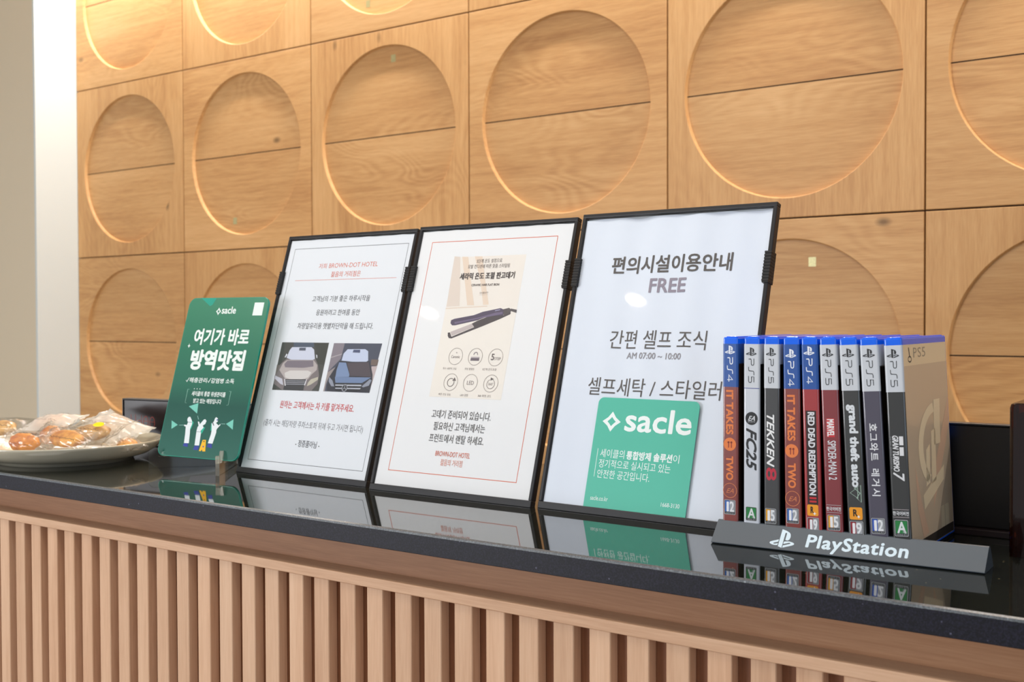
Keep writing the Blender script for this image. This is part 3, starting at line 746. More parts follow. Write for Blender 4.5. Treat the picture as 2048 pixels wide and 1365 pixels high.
# ================================================================== GREEN ACRYLIC SIGN
gm = frame_matrix(-1.2465, 0.9250, 0.094, 0.2934, CZ + 0.195 - 0.179)
sign = empty('acrylic_sign', gm)
tag(sign, 'glossy green rounded sign with white lettering and three workers in white suits', 'sign')
def slab(name, out, z0, z1, m, parent, bevel=0.0, mm=1000.0):
    n = len(out)
    v = [(x / mm, y / mm, z0) for x, y in out] + [(x / mm, y / mm, z1) for x, y in out]
    f = [tuple(range(n - 1, -1, -1)), tuple(range(n, 2 * n))] + [(i, (i + 1) % n, (i + 1) % n + n, i + n) for i in range(n)]
    return add(name, v, f, M(m), parent=parent, bevel=bevel)
def green_ink_sheen():  # printed green ramp with some of the reflection painted into it
    m = bpy.data.materials.new('green_print_sheen'); m.use_nodes = True; nt = m.node_tree; b = nt.nodes['Principled BSDF']
    tc = nt.nodes.new('ShaderNodeTexCoord'); sx = nt.nodes.new('ShaderNodeSeparateXYZ'); nt.links.new(tc.outputs['Object'], sx.inputs[0])
    r = nt.nodes.new('ShaderNodeMapRange'); r.inputs[1].default_value = 0.0; r.inputs[2].default_value = 0.215; nt.links.new(sx.outputs[1], r.inputs[0])
    cr = nt.nodes.new('ShaderNodeValToRGB'); e = cr.color_ramp.elements
    e[0].position = 0; e[0].color = lin('0a5a4c'); e[1].position = 1; e[1].color = lin('347f62')
    q = e.new(0.32); q.color = lin('014d40'); q = e.new(0.45); q.color = lin('1d6450')
    nt.links.new(r.outputs[0], cr.inputs[0]); nt.links.new(cr.outputs[0], b.inputs['Base Color'])
    b.inputs['Roughness'].default_value = 0.25; b.inputs['Coat Weight'].default_value = 0.3; b.inputs['Coat Roughness'].default_value = 0.03
    MATS['green_print_sheen'] = m
green_ink_sheen()
SW, SH = 142.7, 214.9
slab('plate', rrect(0, SW, 0, SH, 11, 8), -0.003, 0.0, 'acrylic_green_edge', sign, bevel=0.0004)
slab('printed_face', rrect(1.0, SW - 1.0, 1.0, SH - 1.0, 10.4, 8), 0.0, 0.00012, 'green_print_sheen', sign)
P = Print(0.16)
WG = 'dfe8e6'
diamond(P, 57.0, 195.8, 4.6, 5.2, WG, True); P.build('logo_mark', sign); P = Print(0.16)
P.text('sacle', 62.8, 88.0, 192.4, 202.4, WG, bold=0.03)
P.text('여기가 바로', 22.6, 120.8, 149.6, 172.2, WG, bold=0.032)
P.text('방역맛집', 24.6, 120.8, 115.6, 143.6, WG, bold=0.045)
diamond(P, 16.4, 148.2, 2.6, 3.2, WG, False)
P.line([(24.6, 101.6), (26.6, 99.4), (29.8, 105.0)], 0.8, WG); P.text('해충관리', 31.0, 62.4, 98.6, 105.4, WG, bold=0.018)
P.line([(63.6, 101.6), (65.6, 99.4), (68.8, 105.0)], 0.8, WG); P.text('감염병 소독', 70.0, 110.4, 98.6, 105.4, WG, bold=0.018)
for k in range(3): P.disc(43.0 + k * 5, 90.4, 0.7, WG, n=10)
P.text('세이클의 통합 위생관리를', 40.2, 100.2, 80.8, 87.4, WG, bold=0.02)
P.text('받고 있는 매장입니다', 45.6, 95.2, 71.4, 77.8, WG, bold=0.02)
P.line([(34.4, 89.4), (31.5, 89.4), (31.5, 71.2), (34.4, 71.2)], 0.4, '8cc0b0'); P.line([(105.4, 88.8), (108.4, 88.8), (108.4, 70.7), (105.4, 70.7)], 0.4, '8cc0b0')
P.build('lettering', sign)
shapes(TOPC + CREW[0:6], 'spray_drawing', sign, 0.0, z0=0.16)
shapes(CREW[6:9] + CREW[19:20], 'worker_drawing', sign, 0.0, z0=0.24)
shapes(CREW[9:12] + CREW[20:21], 'worker_drawing', sign, 0.0, z0=0.24)
shapes(CREW[12:16] + CREW[21:22], 'worker_drawing', sign, 0.0, z0=0.24)
shapes(CREW[16:19], 'floor_sign_drawing', sign, 0.0, z0=0.30)
P = Print(0.16); P.rect(118.2, 134.6, 190.0, 207.4, WG); P.build('blank_label', sign)

# clear cross stand under it: two interlocking plates with a lip in front
st = empty('acrylic_stand', loc=(-1.2474, 0.9194, CZ))
tag(st, 'clear acrylic cross-shaped stand holding up the green sign', 'stand')
def stand_plate(name, x, y, ang, prof, t=0.0014, edge='acrylic_solid'):
    c, s = math.cos(ang), math.sin(ang)
    mb = MB(); mb.prism(prof, -t, t, lambda p, q, a: (x + 1.2474 + c * p - s * a, y - 0.9194 + s * p + c * a, q))
    n = len(prof); mb.m = [1] * n + [0, 0]
    mb.build(name, M('acrylic_solid', edge), parent=st)
stand_plate('long_plate', -1.2470, 0.9135, math.radians(50), [(0, 0.0), (0, 0.021), (0.004, 0.025), (0.0115, 0.0255), (0.0125, 0.0152), (0.028, 0.0148), (0.036, 0.03), (0.045, 0.03), (0.052, 0.012), (0.11, 0.010), (0.11, 0.0)])
stand_plate('short_plate', -1.1150, 0.9165, math.radians(128), [(0, 0.0), (0, 0.024), (0.0035, 0.0245), (0.0045, 0.0152), (0.016, 0.0148), (0.024, 0.028), (0.03, 0.028), (0.034, 0.012), (0.11, 0.010), (0.11, 0.0)], 0.0024, 'acrylic_edge')

# ================================================================== BLACK PANELS AT THE BACK
pm1 = Matrix.Translation((-1.512, 1.062, CZ + 0.0002)) @ Matrix.Rotation(math.radians(9), 4, 'Z')
bp = empty('display_board', pm1)
tag(bp, 'glossy black panel showing dull red mirrored characters, behind plate and green sign', 'panel')
box('screen', (0.0015, 0.2985, 0.0, 0.014, 0.0, 0.0695), 'black_gloss', parent=bp, bevel=0.001)
box('top_edge', (0.0, 0.30, -0.0015, 0.0155, 0.0695, 0.0715), 'black_satin', parent=bp, bevel=0.0004)
box('side_edge', (0.0, 0.0014, -0.0015, 0.0155, 0.0, 0.0695), 'black_satin', parent=bp)
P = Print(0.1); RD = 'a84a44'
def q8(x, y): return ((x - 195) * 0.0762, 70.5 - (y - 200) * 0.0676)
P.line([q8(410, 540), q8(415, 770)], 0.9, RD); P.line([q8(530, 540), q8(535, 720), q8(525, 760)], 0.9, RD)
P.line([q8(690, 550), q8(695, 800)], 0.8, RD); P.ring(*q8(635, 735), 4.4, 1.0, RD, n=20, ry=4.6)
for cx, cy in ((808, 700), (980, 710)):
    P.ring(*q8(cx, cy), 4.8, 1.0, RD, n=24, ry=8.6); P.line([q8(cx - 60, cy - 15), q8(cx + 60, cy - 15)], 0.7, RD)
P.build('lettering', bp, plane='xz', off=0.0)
pr = Matrix.Translation((-0.47, 1.040, CZ + 0.0002)) @ Matrix.Rotation(math.radians(1.2), 4, 'Z')
bk = empty('black_box', pr)
tag(bk, 'low matte black box behind the game cases at the right', 'box')
box('body', (0, 0.56, 0.012, 0.024, 0.006, 0.0965), 'black_satin', parent=bk, bevel=0.0012)
box('top_cap', (-0.001, 0.561, 0.011, 0.025, 0.0967, 0.0985), 'black_plastic', parent=bk, bevel=0.0005)
box('plinth', (0, 0.56, 0.004, 0.06, 0.0, 0.0058), 'black_gloss', parent=bk, bevel=0.0008)

# amber acrylic box at the right edge
am = empty('amber_box', Matrix.Translation((-0.2137, 0.9745, CZ + 0.0002)) @ Matrix.Rotation(math.radians(2), 4, 'Z'))
tag(am, 'dark amber see-through acrylic box at the right edge of the picture', 'box')
w, d, h, t = 0.12, 0.06, 0.124, 0.003
mb = MB()
v = []; ro = rrect(0, w * 1000, 0, d * 1000, 5, 5); ri = rrect(t * 1000, (w - t) * 1000, t * 1000, (d - t) * 1000, 3, 5); n = len(ro)
rings = [(ro, 0.0), (ro, h - 0.004), ([(x * 0.985 + 0.9, y * 0.985 + 0.45) for x, y in ro], h - 0.001), ([(x * 0.95 + 3, y * 0.95 + 1.5) for x, y in ro], h), ]
for r, z in rings: v += [(x / 1000, y / 1000, z) for x, y in r]
f = [(k * n + i, k * n + (i + 1) % n, (k + 1) * n + (i + 1) % n, (k + 1) * n + i) for k in range(len(rings) - 1) for i in range(n)]
f += [tuple(range(n - 1, -1, -1)), tuple((len(rings) - 1) * n + i for i in range(n))]
add('shell', v, f, M('amber_acrylic'), parent=am)
box('core', (0.006, w - 0.006, 0.006, d - 0.006, 0.004, h - 0.008), mat('dark_core', '120806', 0.5), parent=am, bevel=0.002)

# ================================================================== GAME CASES AND THEIR DOCK
dk = empty('display_dock', Matrix.Translation((-0.4335, 0.8862, CZ + 0.0002)) @ Matrix.Rotation(0.0439, 4, 'Z'))
tag(dk, 'long dark grey metal bar stand with white lettering in front of the game cases', 'stand')
DL = 0.2209
pf = [(0.0018, 0.0), (0.0, 0.0008), (0.0, 0.0013), (0.0158, 0.0178), (0.0176, 0.0182), (0.0195, 0.0178), (0.0205, 0.0160), (0.0215, 0.0)]
mb = MB(); mb.prism(pf, 0.0, 0.171, lambda p, q, a: (a, p, q))
pf2 = pf[:6] + [(0.0222, 0.0158), (0.0330, 0.0)]
mb.prism(pf2, 0.171, DL, lambda p, q, a: (a, p, q)); mb.m = [0] * len(mb.f)
mb.build('bar', M('dock_metal'), parent=dk)
box('tray', (0.002, DL - 0.055, 0.0217, 0.15, 0.0, 0.0022), 'black_plastic', parent=dk)
fm = Matrix(((1, 0, 0, 0), (0, math.sin(0.752), -math.cos(0.752), 0.0), (0, math.cos(0.752), math.sin(0.752), 0.0013), (0, 0, 0, 1)))
P = Print(0.05); LW = 'cfe2ee'
pad_logo(P, 51.0, 72.0, 1.6, 19.6, LW); P.build('logo_mark', dk, matrix=fm); P = Print(0.05)
P.text('PlayStation', 81.5, 163.6, 0.8, 17.4, LW, bold=0.03, space=1.08)
P.build('lettering', dk, matrix=fm)

HC, DC = 0.174, 0.136
CUR = None
def badge(P0, x0, x1, yb, yt, col, txt):
    P = Print(0.08)
    P.rect(x0, x1, yb, yt, 'b8bcc0', 1.0); P.up(0.02); P.rect(x0 + 0.35, x1 - 0.35, yb + 0.35, yt - 0.35, '26282c', 0.8); P.up(0.02)
    P.rect(x0 + 0.8, x1 - 0.8, yb + 2.3, yt - 0.8, col); P.up(0.02)
    xm = x0 + (x1 - x0) * 0.36
    if txt == 'A':
        P.text('A', x0 + 2.0, x1 - 1.4, yb + 2.4, yt - 1.4, 'd6dade', bold=0.03); P.text('LL', x1 - 4.2, x1 - 1.4, yb + 2.8, yb + 5.4, '9aa0a4', bold=0.02)
    else:
        P.rect(xm + 1.2, x1 - 0.8, yb + 2.3, yt - 0.8, '9a9ea4'); P.up(0.02)
        P.text(txt[0], x0 + 2.2, x0 + 4.4, yb + 2.4, yt - 1.6, 'e6e8ec', bold=0.05); P.text(txt[1], x0 + 5.0, x1 - 1.3, yb + 2.4, yt - 1.2, 'dfe2e6', bold=0.03)
    P.text('이용등급 표시', x0 + 1.2, x1 - 1.2, yb + 0.7, yb + 1.9, 'b0b4b8')
    P.build('rating_badge', CUR, plane='xz')

def case(X, t, roll, band, body, side, decorate, label, right_cover=None):
    x9 = (X + 0.4304) / 0.147
    Y = 0.9085 - 0.0060 * (1 - x9)
    m = Matrix.Translation((X, Y, CZ + 0.0027)) @ Matrix.Rotation(0.0244, 4, 'Z') @ Matrix.Rotation(-math.radians(roll), 4, 'Y')
    root = empty('game_case', m)
    tag(root, label, 'game case', 'game cases in the dock')
    tm = t * 1000
    # blue plastic shell
    o = rrect(0.25, tm - 0.25, 0.25, DC * 1000, 1.6, 4); n = len(o)
    v = [(x / 1000, y / 1000, z) for z in (0.0, HC - 0.0012) for x, y in o] + [((x - tm / 2) * 0.93 / 1000 + t / 2, y * 0.995 / 1000 + 0.0004, HC) for x, y in o]
    f = [tuple(range(n - 1, -1, -1)), tuple(range(2 * n, 3 * n))] + [(k * n + i, k * n + (i + 1) % n, (k + 1) * n + (i + 1) % n, (k + 1) * n + i) for k in (0, 1) for i in range(n)]
    add('shell', v, f, M('case_blue'), parent=root, smooth=False)
    # raised ridge on the lid edge
    box('lid_ridge', (0.0022, t - 0.0022, 0.003, DC - 0.004, HC - 0.0004, HC + 0.0008), 'case_blue', parent=root, bevel=0.0004)
    # printed sleeve wrapped round spine and covers, under gloss film
    r = 1.7
    path = [(0.0, DC * 1000 - 3)] + [(r - r * math.cos(math.radians(a)), r - r * math.sin(math.radians(a))) for a in (0, 22, 45, 68, 90)] + [(tm - r + r * math.sin(math.radians(a)), r - r * math.cos(math.radians(a))) for a in (0, 22, 45, 68, 90)] + [(tm, DC * 1000 - 3)]
    zs = [0.0015, HC - 0.0428, HC - 0.0226, HC - 0.0056]
    v = [(x / 1000, y / 1000, z) for z in zs for x, y in path]; n = len(path); f = []; mi = []
    for k in range(3):
        for i in range(n - 1):
            f.append((k * n + i, k * n + i + 1, (k + 1) * n + i + 1, (k + 1) * n + i))
            flank = i in (0, n - 2)
            if k == 0: mi.append(2 if flank else 0)
            elif k == 1: mi.append(2 if flank else 1)
            else: mi.append(1)
            if right_cover and i == n - 2: mi[-1] = 3 if k < 2 else 4
    mats = [mat('sleeve_' + body, body, 0.25, coat=0.8, coat_rough=0.06), mat('sleeve_' + band, band, 0.35, coat=0.15, coat_rough=0.1), mat('sleeve_' + side, side, 0.25, coat=0.8, coat_rough=0.05)]
    mats += [MATS['cover_glare'], MATS['cover_band_glare']] if right_cover else []
    sl = add('sleeve', v, f, mats, midx=mi, parent=root, smooth=False, recalc=False)
    P = Print(0.08)
    global OFF, CUR
    CUR = sl
    OFF = 2.4 if 'fourth' in label else 0.0
    decorate(P, tm); OFF = 0.0
    P.build('spine_lettering', sl, plane='xz')
    if right_cover:
        P = Print(0.08); right_cover(P); P.build('cover_lettering', sl, plane='yz', off=t)
    return root
H = HC * 1000
OFF = 0.0
def T(t): return H - t - OFF                    # millimetres down from the top
mat('cover_glare', 'c9b79f', 0.4, coat=0.3, coat_rough=0.2)  # glare on the cover film painted as a tan base colour
mat('cover_band_glare', 'e0cfae', 0.4, coat=0.3, coat_rough=0.2)  # top band of that cover, glare in its colour too
BL, WB = '0f4a98', 'c3c9d1'
def head(P0, tm, kind, c):
    P = Print(0.08)
    if kind == '4':
        pad_logo(P, 2.2, tm - 2.8, T(14.6), T(7.0), c); ps_text(P, 4.4, tm - 5.0, T(17.2), T(38.2), c, '4', 0.75)
    else:
        pad_logo(P, 2.2, tm - 2.8, T(15.8), T(8.4), c); ps_text(P, 4.6, tm - 5.2, T(18.0), T(38.8), c, '5', 0.6)
    P.build('logo_mark', CUR, plane='xz')
def ea(P, cx, t, r, c, fill=None):
    P.ring(cx, T(t), r, 0.45, c) if not fill else P.disc(cx, T(t), r, fill)
    P.up(0.02); P.text('EA', cx - r * 0.55, cx + r * 0.55, T(t) - r * 0.33, T(t) + r * 0.4, c, bold=0.015, shear=0.4)
def two(P, tm):
    O = 'e07c40'; cx = tm / 2
    head(P, tm, '4', 'e2e8f2'); P.text('IT TAKES', 3.2, tm - 4.2, T(84), T(45.5), O, bold=0.05, rot=True)
    P.disc(cx - 0.4, T(92.4), 5.7, O); P.up(0.02)
    for s in (-1.6, 1.0): P.rect(cx - 0.4 + s, cx + 0.6 + s, T(95.4), T(89.8), '96402e'); P.rect(cx - 1.0 + s, cx + 1.0 + s, T(91.4), T(90.2), '96402e')
    P.text('TWO', 3.2, tm - 4.2, T(123.6), T(102.6), O, bold=0.05, rot=True)
    P.ring(cx - 0.2, T(132.4), 6.2, 0.5, 'd07a4c'); P.text('EA', cx - 3.6, cx + 3.2, T(134.6), T(130.6), 'd07a4c', bold=0.0, shear=0.4)
    badge(P, 1.6, tm - 2.2, T(153.2), T(140.6), '2f62b4', '12')
def fc(P, tm):
    head(P, tm, '5', '2c2e32'); P.rect(0.3, tm - 0.3, T(43.6), T(43.1), '2a3a8a')
    ea(P, tm / 2, 69.2, 5.6, 'd8dce2', '222428'); P.text('SPORTS', 4.0, tm - 4.2, T(72.6), T(71.2), 'b0b4ba')
    P.text('FC25', 2.4, tm - 2.6, T(113.5), T(77.5), '26282c', bold=0.045, shear=0.35, rot=True)
    badge(P, 2.0, tm - 2.4, T(157), T(144.8), '1d7a3c', 'A')
def tek(P, tm):
    head(P, tm, '5', '2c2e32')
    P.text('TEKKEN', 2.8, tm - 4.6, T(109.5), T(65), 'e6e8ea', bold=0.035, shear=0.3, rot=True)
    P.text('8', 2.0, tm - 2.6, T(121), T(110), 'b8283e', bold=0.03, rot=True)
    badge(P, 1.2, tm - 3.0, T(157.6), T(144.8), 'e0a020', '15')
def rdr(P, tm):
    head(P, tm, '4', 'e2e8f2')
    P.rect(2.8, tm - 2.6, T(138.4), T(60.5), '281414'); P.up(0.02)
    P.text('RED DEAD REDEMPTION', 4.4, tm - 4.0, T(130.6), T(61.6), 'd6d8de', bold=0.045, rot=True)
    P.text('II', 4.4, tm - 4.0, T(136.6), T(132.2), 'c02830', bold=0.04, rot=True)
    P.rect(2.2, tm - 2.6, T(147.8), T(138.4), 'e8981e', 1.4); P.up(0.02); P.text('R', 5.0, tm - 6.6, T(145.6), T(140.0), '1c1410', bold=0.04); diamond(P, tm - 5.8, T(145.8), 1.5, 1.5, 'e8ecf0', False)
    badge(P, 2.0, tm - 2.4, T(161.8), T(149.2), '8c1c2c', '19')
def korean(P, tm, t):
    P.rect(1.2, tm - 1.0, T(t - 0.2), T(t - 0.6), 'a8a0a4'); P.text('한국어버전', 1.2, tm - 1.2, T(t + 4.4), T(t + 1.0), 'd6d8dc', bold=0.02); P.rect(1.2, tm - 1.0, T(t + 5.9), T(t + 5.5), 'a8a0a4')
def spi(P, tm):
    head(P, tm, '5', '2c2e32')
    P.rect(3.8, tm - 4.0, T(81.6), T(66.2), 'c02c34'); P.up(0.02); P.text('MARVEL', 4.2, tm - 4.4, T(81.0), T(66.8), 'e6e8ea', bold=0.03, rot=True)
    P.text('SPIDER-MAN 2', 4.2, tm - 3.4, T(116.6), T(84.4), 'd4d6dc', bold=0.012, rot=True)
    P.text('TRADEMARK', 1.6, 2.6, T(106), T(92), '9c7c80', rot=True)
    korean(P, tm, 137.8); badge(P, 1.8, tm - 2.4, T(158.2), T(145.4), 'e0a020', '15')
def gta(P, tm):
    head(P, tm, '5', '2c2e32')
    P.text('grand theft auto', 3.2, tm - 2.4, T(121.4), T(54), 'd4dae0', bold=0.05, rot=True)
    g = '9fb8aa'
    P.line([(3.4, T(126)), (9.6, T(121.4)), (9.6, T(130.2)), (3.4, T(126))], 0.5, g); P.line([(12.2, T(119.6)), (12.2, T(133.4)), (8.6, T(130)), (11.4, T(126)), (7.0, T(122)), (12.2, T(119.6))], 0.5, g)
    P.rect(2.0, tm - 2.4, T(147.6), T(137.6), 'e8981e', 1.4); P.up(0.02); P.text('R', 5.0, tm - 6.4, T(145.0), T(139.2), '1c1410', bold=0.04); diamond(P, tm - 5.6, T(145.2), 1.5, 1.5, 'e8ecf0', False)
    badge(P, 1.8, tm - 2.2, T(161.4), T(148.8), '8c1c2c', '19')
def hog(P, tm):
    head(P, tm, '5', '2c2e32')
    P.text('호그와트', 4.0, tm - 4.2, T(98.5), T(68.6), 'dcdee4', bold=0.022, rot=True, space=1.25)
    P.text('레거시', 4.0, tm - 4.2, T(127), T(105), 'dcdee4', bold=0.022, rot=True, space=1.25)
    badge(P, 2.0, tm - 2.2, T(157.4), T(144.8), '2f56b4', '12')
def gt7(P, tm):
    head(P, tm, '5', '2c2e32')
    P.text('GRAN TURISMO', 3.4, 8.2, T(106), T(77.4), 'd8dade', bold=0.035, shear=0.25, rot=True)
    P.text('THE REAL DRIVING SIMULATOR', 1.6, 2.6, T(104), T(78), '8a8c90', rot=True)
    P.rect(8.8, 12.0, T(85), T(78), 'd8dade'); P.rect(8.8, 12.0, T(93.4), T(86.6), 'd8dade')
    P.text('7', 2.8, 11.6, T(113.6), T(106.6), 'd8dade', bold=0.02, shear=0.2, rot=True)
    korean(P, tm, 136.6); badge(P, 2.0, tm - 2.2, T(157.4), T(144.4), '1d7a3c', 'A')
def gtcover(P):
    K = 'e2d2b2'; Q = '55504a'
    P.ring(19, T(17.5), 4.6, 1.2, Q, n=20, ry=2.2); P.line([(17, T(8)), (19, T(15))], 2.2, Q)
    for s, x in (('P', 30), ('S', 43), ('5', 56)): P.text(s, x, x + 10, T(16.5), T(8.5), '9a8f7c')
    for c, p in (('d0b096', [(132, 120), (132, 96), (92, 52), (70, 30), (78, 62)]), ('cbab92', [(20, 70), (34, 40), (52, 12), (36, 10), (22, 36)])):
        P.poly(p, c); P.up(0.01)
    P.rect(0.5, 132, 1.8, 9.5, '2b2622'); P.up(0.02)
    # big curved mark
    a = [(88 - 56 * math.sin(math.radians(g)) * 1.0, T(92) + 36 * math.cos(math.radians(g))) for g in range(8, 150, 8)]
    b = [(88 - 42 * math.sin(math.radians(g)) * 1.0, T(92) + 28 * math.cos(math.radians(g))) for g in range(150, 5, -8)]
    P.poly(a + b, K)
    P.poly([(84, T(54)), (104, T(54)), (100, T(92)), (80, T(92))], K)
    P.poly([(72, T(80)), (86, T(78)), (82, T(122)), (68, T(124))], K)
    P.poly([(54, T(94)), (66, T(90)), (62, T(122)), (50, T(124))], K)
    P.poly([(40, T(130)), (108, T(112)), (106, T(124)), (42, T(142))], K)
    P.rect(92, 118, T(164), T(146), 'd4c6aa'); P.up(0.02); P.rect(103, 106, T(164), T(146), 'c0b296')

cases = [
 (-0.4304, 0.0142, 0.0, BL, '7e352f', '3a2a24', two, 'dark red game case with orange lettering, leftmost of the row', None),
 (-0.4113, 0.0146, 0.0, WB, 'c5cbd5', '14181c', fc, 'all-white spined game case with bold black lettering', None),
 (-0.3935, 0.0140, 0.2, WB, '333436', '0e1012', tek, 'black game case with slanted white lettering ending in a red 8', None),
 (-0.3767, 0.0144, 0.85, BL, '7e352f', '2c1a16', two, 'dark red game case with orange lettering, fourth from the left', None),
 (-0.3612, 0.0143, 1.55, BL, '9c2a2e', '2a0c0e', rdr, 'bright red game case with white lettering on a black strip and a blue top band', None),
 (-0.3458, 0.0145, 2.3, WB, '7d2a30', '1c080c', spi, 'maroon game case with thin white lettering and a white top band', None),
 (-0.3294, 0.0150, 3.0, WB, '2f3131', '16120c', gta, 'black game case with heavy blackletter white lettering and orange R badge', None),
 (-0.3128, 0.0150, 3.3, WB, '474454', '0c0c10', hog, 'purplish grey game case with white Korean lettering', None),
 (-0.2936, 0.0148, 2.95, WB, '2b2d2d', '0c1030', gt7, 'black game case at the right end showing its glossy cover', gtcover),
]
for X, t, roll, band, body, side, dec, lab, rc in cases:
    z0 = 0.0
    case(X + math.tan(math.radians(roll)) * 0.172, t, roll, band, body, side, dec, lab, rc)

# ================================================================== PLATE OF WRAPPED COOKIES
PX, PY = -1.420, 0.906
pl_prof = [(0.0, 0.006), (0.070, 0.006), (0.098, 0.0095), (0.117, 0.0205), (0.1255, 0.0262), (0.1275, 0.0275), (0.1285, 0.0268), (0.1270, 0.0240), (0.1200, 0.0150), (0.1080, 0.0078), (0.0960, 0.0048), (0.0900, 0.0040), (0.0885, 0.0), (0.0850, 0.0), (0.0840, 0.0030), (0.0, 0.0030)]
v, f = lathe(pl_prof, 96)
plate = add('serving_plate', v, f, M('ceramic'), smooth=True, loc=(PX, PY, CZ + 0.0002))
tag(plate, 'round cream ceramic plate holding wrapped cookies at the left end', 'plate')

def cookie_mesh(n1, L, Wd, Hh, seed):
    rnd = random.Random(seed); v = []; f = []; nu, nv = 28, 14
    for j in range(nv + 1):
        ph = PI * j / nv - PI / 2
        for i in range(nu):
            th = 2 * PI * i / nu
            rr = 1 + 0.05 * math.cos(th * 9) * max(math.cos(ph), 0) + 0.03 * math.sin(th * 3 + seed)
            cp = abs(math.cos(ph)) ** 0.7
            v.append((L / 2 * rr * cp * math.cos(th), Wd / 2 * rr * cp * math.sin(th), Hh / 2 * math.sin(ph) * (1.0 if ph > 0 else 0.8) + rnd.uniform(-0.0003, 0.0003)))
    for j in range(nv):
        for i in range(nu): f.append((j * nu + i, j * nu + (i + 1) % nu, (j + 1) * nu + (i + 1) % nu, (j + 1) * nu + i))
    return v, f
def pastry_mat(name, a, b):
    m = bpy.data.materials.new(name); m.use_nodes = True; nt = m.node_tree; p = nt.nodes['Principled BSDF']
    tc = nt.nodes.new('ShaderNodeTexCoord'); n = nt.nodes.new('ShaderNodeTexNoise'); n.inputs['Scale'].default_value = 70; n.inputs['Detail'].default_value = 5
    nt.links.new(tc.outputs['Object'], n.inputs['Vector'])
    r = nt.nodes.new('ShaderNodeValToRGB'); e = r.color_ramp.elements; e[0].position = 0.36; e[0].color = lin(a); e[1].position = 0.62; e[1].color = lin(b)
    nt.links.new(n.outputs['Fac'], r.inputs[0]); nt.links.new(r.outputs[0], p.inputs['Base Color']); p.inputs['Roughness'].default_value = 0.5
    bp_ = nt.nodes.new('ShaderNodeBump'); bp_.inputs['Strength'].default_value = 0.5; bp_.inputs['Distance'].default_value = 0.001
    nt.links.new(n.outputs['Fac'], bp_.inputs['Height']); nt.links.new(bp_.outputs[0], p.inputs['Normal']); MATS[name] = m
pastry_mat('pastry_golden', 'b86a10', 'f0ac3c'); pastry_mat('pastry_pale', '9c6c30', 'e2b468'); pastry_mat('pastry_orange', 'b85c04', 'f09a1c')

def packet(x, y, z, yaw, tilt, rollx, L, Wd, Hh, pm_, filmname, seed, label, ink_c='3a3430', sticker=False, flare=0.0):
    """flow-wrapped cookie: film pillow with crimped ends, cookie and scribbled print"""
    m = Matrix.Translation((PX + x, PY + y, CZ + z)) @ Matrix.Rotation(yaw, 4, 'Z') @ Matrix.Rotation(tilt, 4, 'Y') @ Matrix.Rotation(rollx, 4, 'X')
    root = empty('wrapped_cookie', m); tag(root, label, 'cookie', 'wrapped cookies on the plate')
    rnd = random.Random(seed)
    v, f = cookie_mesh(0, L * 0.62, Wd * 0.66, Hh * 0.86, seed)
    add('cookie', v, f, M(pm_), parent=root, smooth=True)
    nu, nw = 30, 20; v = []; f = []
    ph = [rnd.uniform(0, 6) for _ in range(6)]
    for side in (1, -1):
        for i in range(nu + 1):
            for j in range(nw + 1):
                u = i / nu * 2 - 1; w = j / nw * 2 - 1
                env = max(0, 1 - abs(u / 0.84) ** 3.2) * max(0, 1 - abs(w) ** 2.4) ** 0.6 if abs(u) < 0.84 else 0
                hgt = Hh / 2 * 1.08 * env
                cr = 0.0011 * (math.sin(u * 11 + w * 7 + ph[0]) + math.sin(u * 5 - w * 13 + ph[1]) * 0.7 + 0.5 * math.sin(u * 27 + ph[2] + w * 3)) * (1 - abs(w) ** 6) * (0.35 + 0.65 * abs(u))
                wid = Wd / 2 * (0.86 + 0.14 * abs(u) ** 2 + (flare if u > 0 else 0) * max(u, 0) ** 4)
                zz = side * hgt + cr
                if abs(u) >= 0.84: zz += 0.0007 * math.sin(w * 40) + flare * 0.035 * (abs(u) - 0.84) / 0.16 * (1 - w * w) * side * (1 if u > 0 else 0)
                zz += 0.004 * flare * max(u, 0) ** 2 * w
                v.append((L / 2 * u * 1.02, wid * w, zz))
    q = (nu + 1) * (nw + 1)
    for sdx in (0, 1):
        for i in range(nu):
            for j in range(nw):
                a = sdx * q + i * (nw + 1) + j; f.append((a, a + 1, a + nw + 2, a + nw + 1))
    wr = add('wrapper', v, f, M(filmname), parent=root, smooth=True, recalc=False)
    # scribbled print on the upper film
    P = Print(0.0)
    for row in range(2):
        px = -L * 300; yy = (row - 0.5) * Wd * 420; pts = []
        while px < L * 300:
            pts.append((px, yy + rnd.uniform(-1.3, 1.6))); px += rnd.uniform(0.7, 1.7)
            if rnd.random() < 0.08 and len(pts) > 3: P.line(pts, 0.45, ink_c); pts = []; px += 1.6
        if len(pts) > 3: P.line(pts, 0.45, ink_c)
    vv = []
    for a, b, _ in P.v:
        u, w = a / 1000 / (L / 2), b / 1000 / (Wd / 2)
        env = max(0, 1 - abs(u / 0.84) ** 3.2) * max(0, 1 - min(abs(w / 0.86), 1) ** 2.4) ** 0.6
        vv.append((a / 1000, b / 1000, Hh / 2 * 1.08 * env + 0.0026))
    add('lettering', vv, P.f, [ink(ink_c)], parent=wr, recalc=False)
    if sticker:
        vv = []; n = 24
        for k in range(n):
            a = L * 0.20 + 0.009 * math.cos(2 * PI * k / n); b = 0.006 * math.sin(2 * PI * k / n)
            u, w = a / (L / 2), b / (Wd / 2); env = max(0, 1 - abs(u / 0.84) ** 3.2) * max(0, 1 - abs(w) ** 2.4) ** 0.6
            vv.append((a, b, Hh / 2 * 1.08 * env + 0.0030))
        add('sticker', vv, [tuple(range(n))], [mat('sticker_yellow', 'f2d400', 0.3)], parent=wr, recalc=False)
    return root
R = math.radians
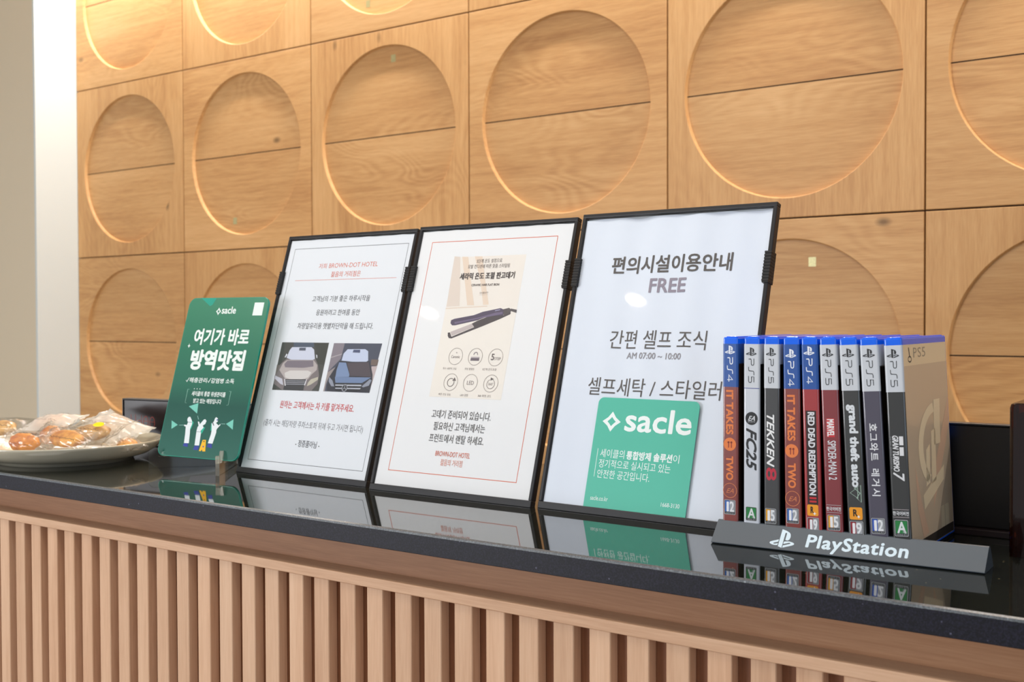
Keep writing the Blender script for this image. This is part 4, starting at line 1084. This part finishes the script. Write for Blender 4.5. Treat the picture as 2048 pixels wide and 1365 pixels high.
packet(0.000, -0.062, 0.0290, R(20), R(3), R(58), 0.075, 0.040, 0.022, 'pastry_orange', 'wrapper_film', 1, 'wrapped round orange-brown cookie standing at the front left of the plate')
packet(0.058, -0.036, 0.0350, R(6), R(2), R(40), 0.100, 0.040, 0.020, 'pastry_golden', 'wrapper_film', 2, 'clear-wrapped golden cookie lying along the front rim of the plate')
packet(0.034, 0.016, 0.0370, R(2), R(-3), R(24), 0.125, 0.052, 0.022, 'pastry_pale', 'wrapper_film', 3, 'largest clear-wrapped cookie with yellow sticker on top of the pile', sticker=True, flare=0.3)
packet(-0.052, 0.008, 0.0300, R(-12), R(4), R(50), 0.080, 0.044, 0.020, 'pastry_orange', 'wrapper_film', 4, 'wrapped orange cookie behind the front left one')
packet(-0.104, -0.036, 0.0400, R(30), R(0), R(28), 0.075, 0.045, 0.020, 'pastry_pale', 'wrapper_film', 5, 'wrapped cookie cut off by the left edge of the picture')
packet(0.096, 0.030, 0.0240, R(-20), R(6), R(12), 0.070, 0.038, 0.014, 'pastry_golden', 'wrapper_film', 6, 'small flat wrapped cookie at the right rim of the plate')
packet(-0.018, 0.084, 0.0360, R(-6), R(9), R(20), 0.130, 0.070, 0.020, 'pastry_pale', 'wrapper_white', 7, 'milky white wrapped cookie at the back of the plate')
packet(-0.104, 0.042, 0.0410, R(10), R(-4), R(18), 0.095, 0.060, 0.020, 'pastry_golden', 'wrapper_white', 8, 'milky wrapped cookie standing highest at the back left')

# ================================================================== CEILING DOWNLIGHTS
for i, (x, y) in enumerate(((-2.98, -1.12), (-2.20, -1.19))):
    dl = empty('downlight', loc=(x, y, CEIL))
    tag(dl, ('ceiling downlight farther from the window', 'ceiling downlight nearer the counter end')[i], 'lamp', 'ceiling downlights')
    v, f = lathe([(0.031, -0.001), (0.05, -0.004), (0.053, -0.0005)], 40); add('trim_ring', v, f, M('lamp_metal'), parent=dl, smooth=True)
    v, f = lathe([(0.0, -0.0035), (0.03, -0.0035)], 40); add('lens', v, f, M('lamp_glow'), parent=dl)

bake_texts()
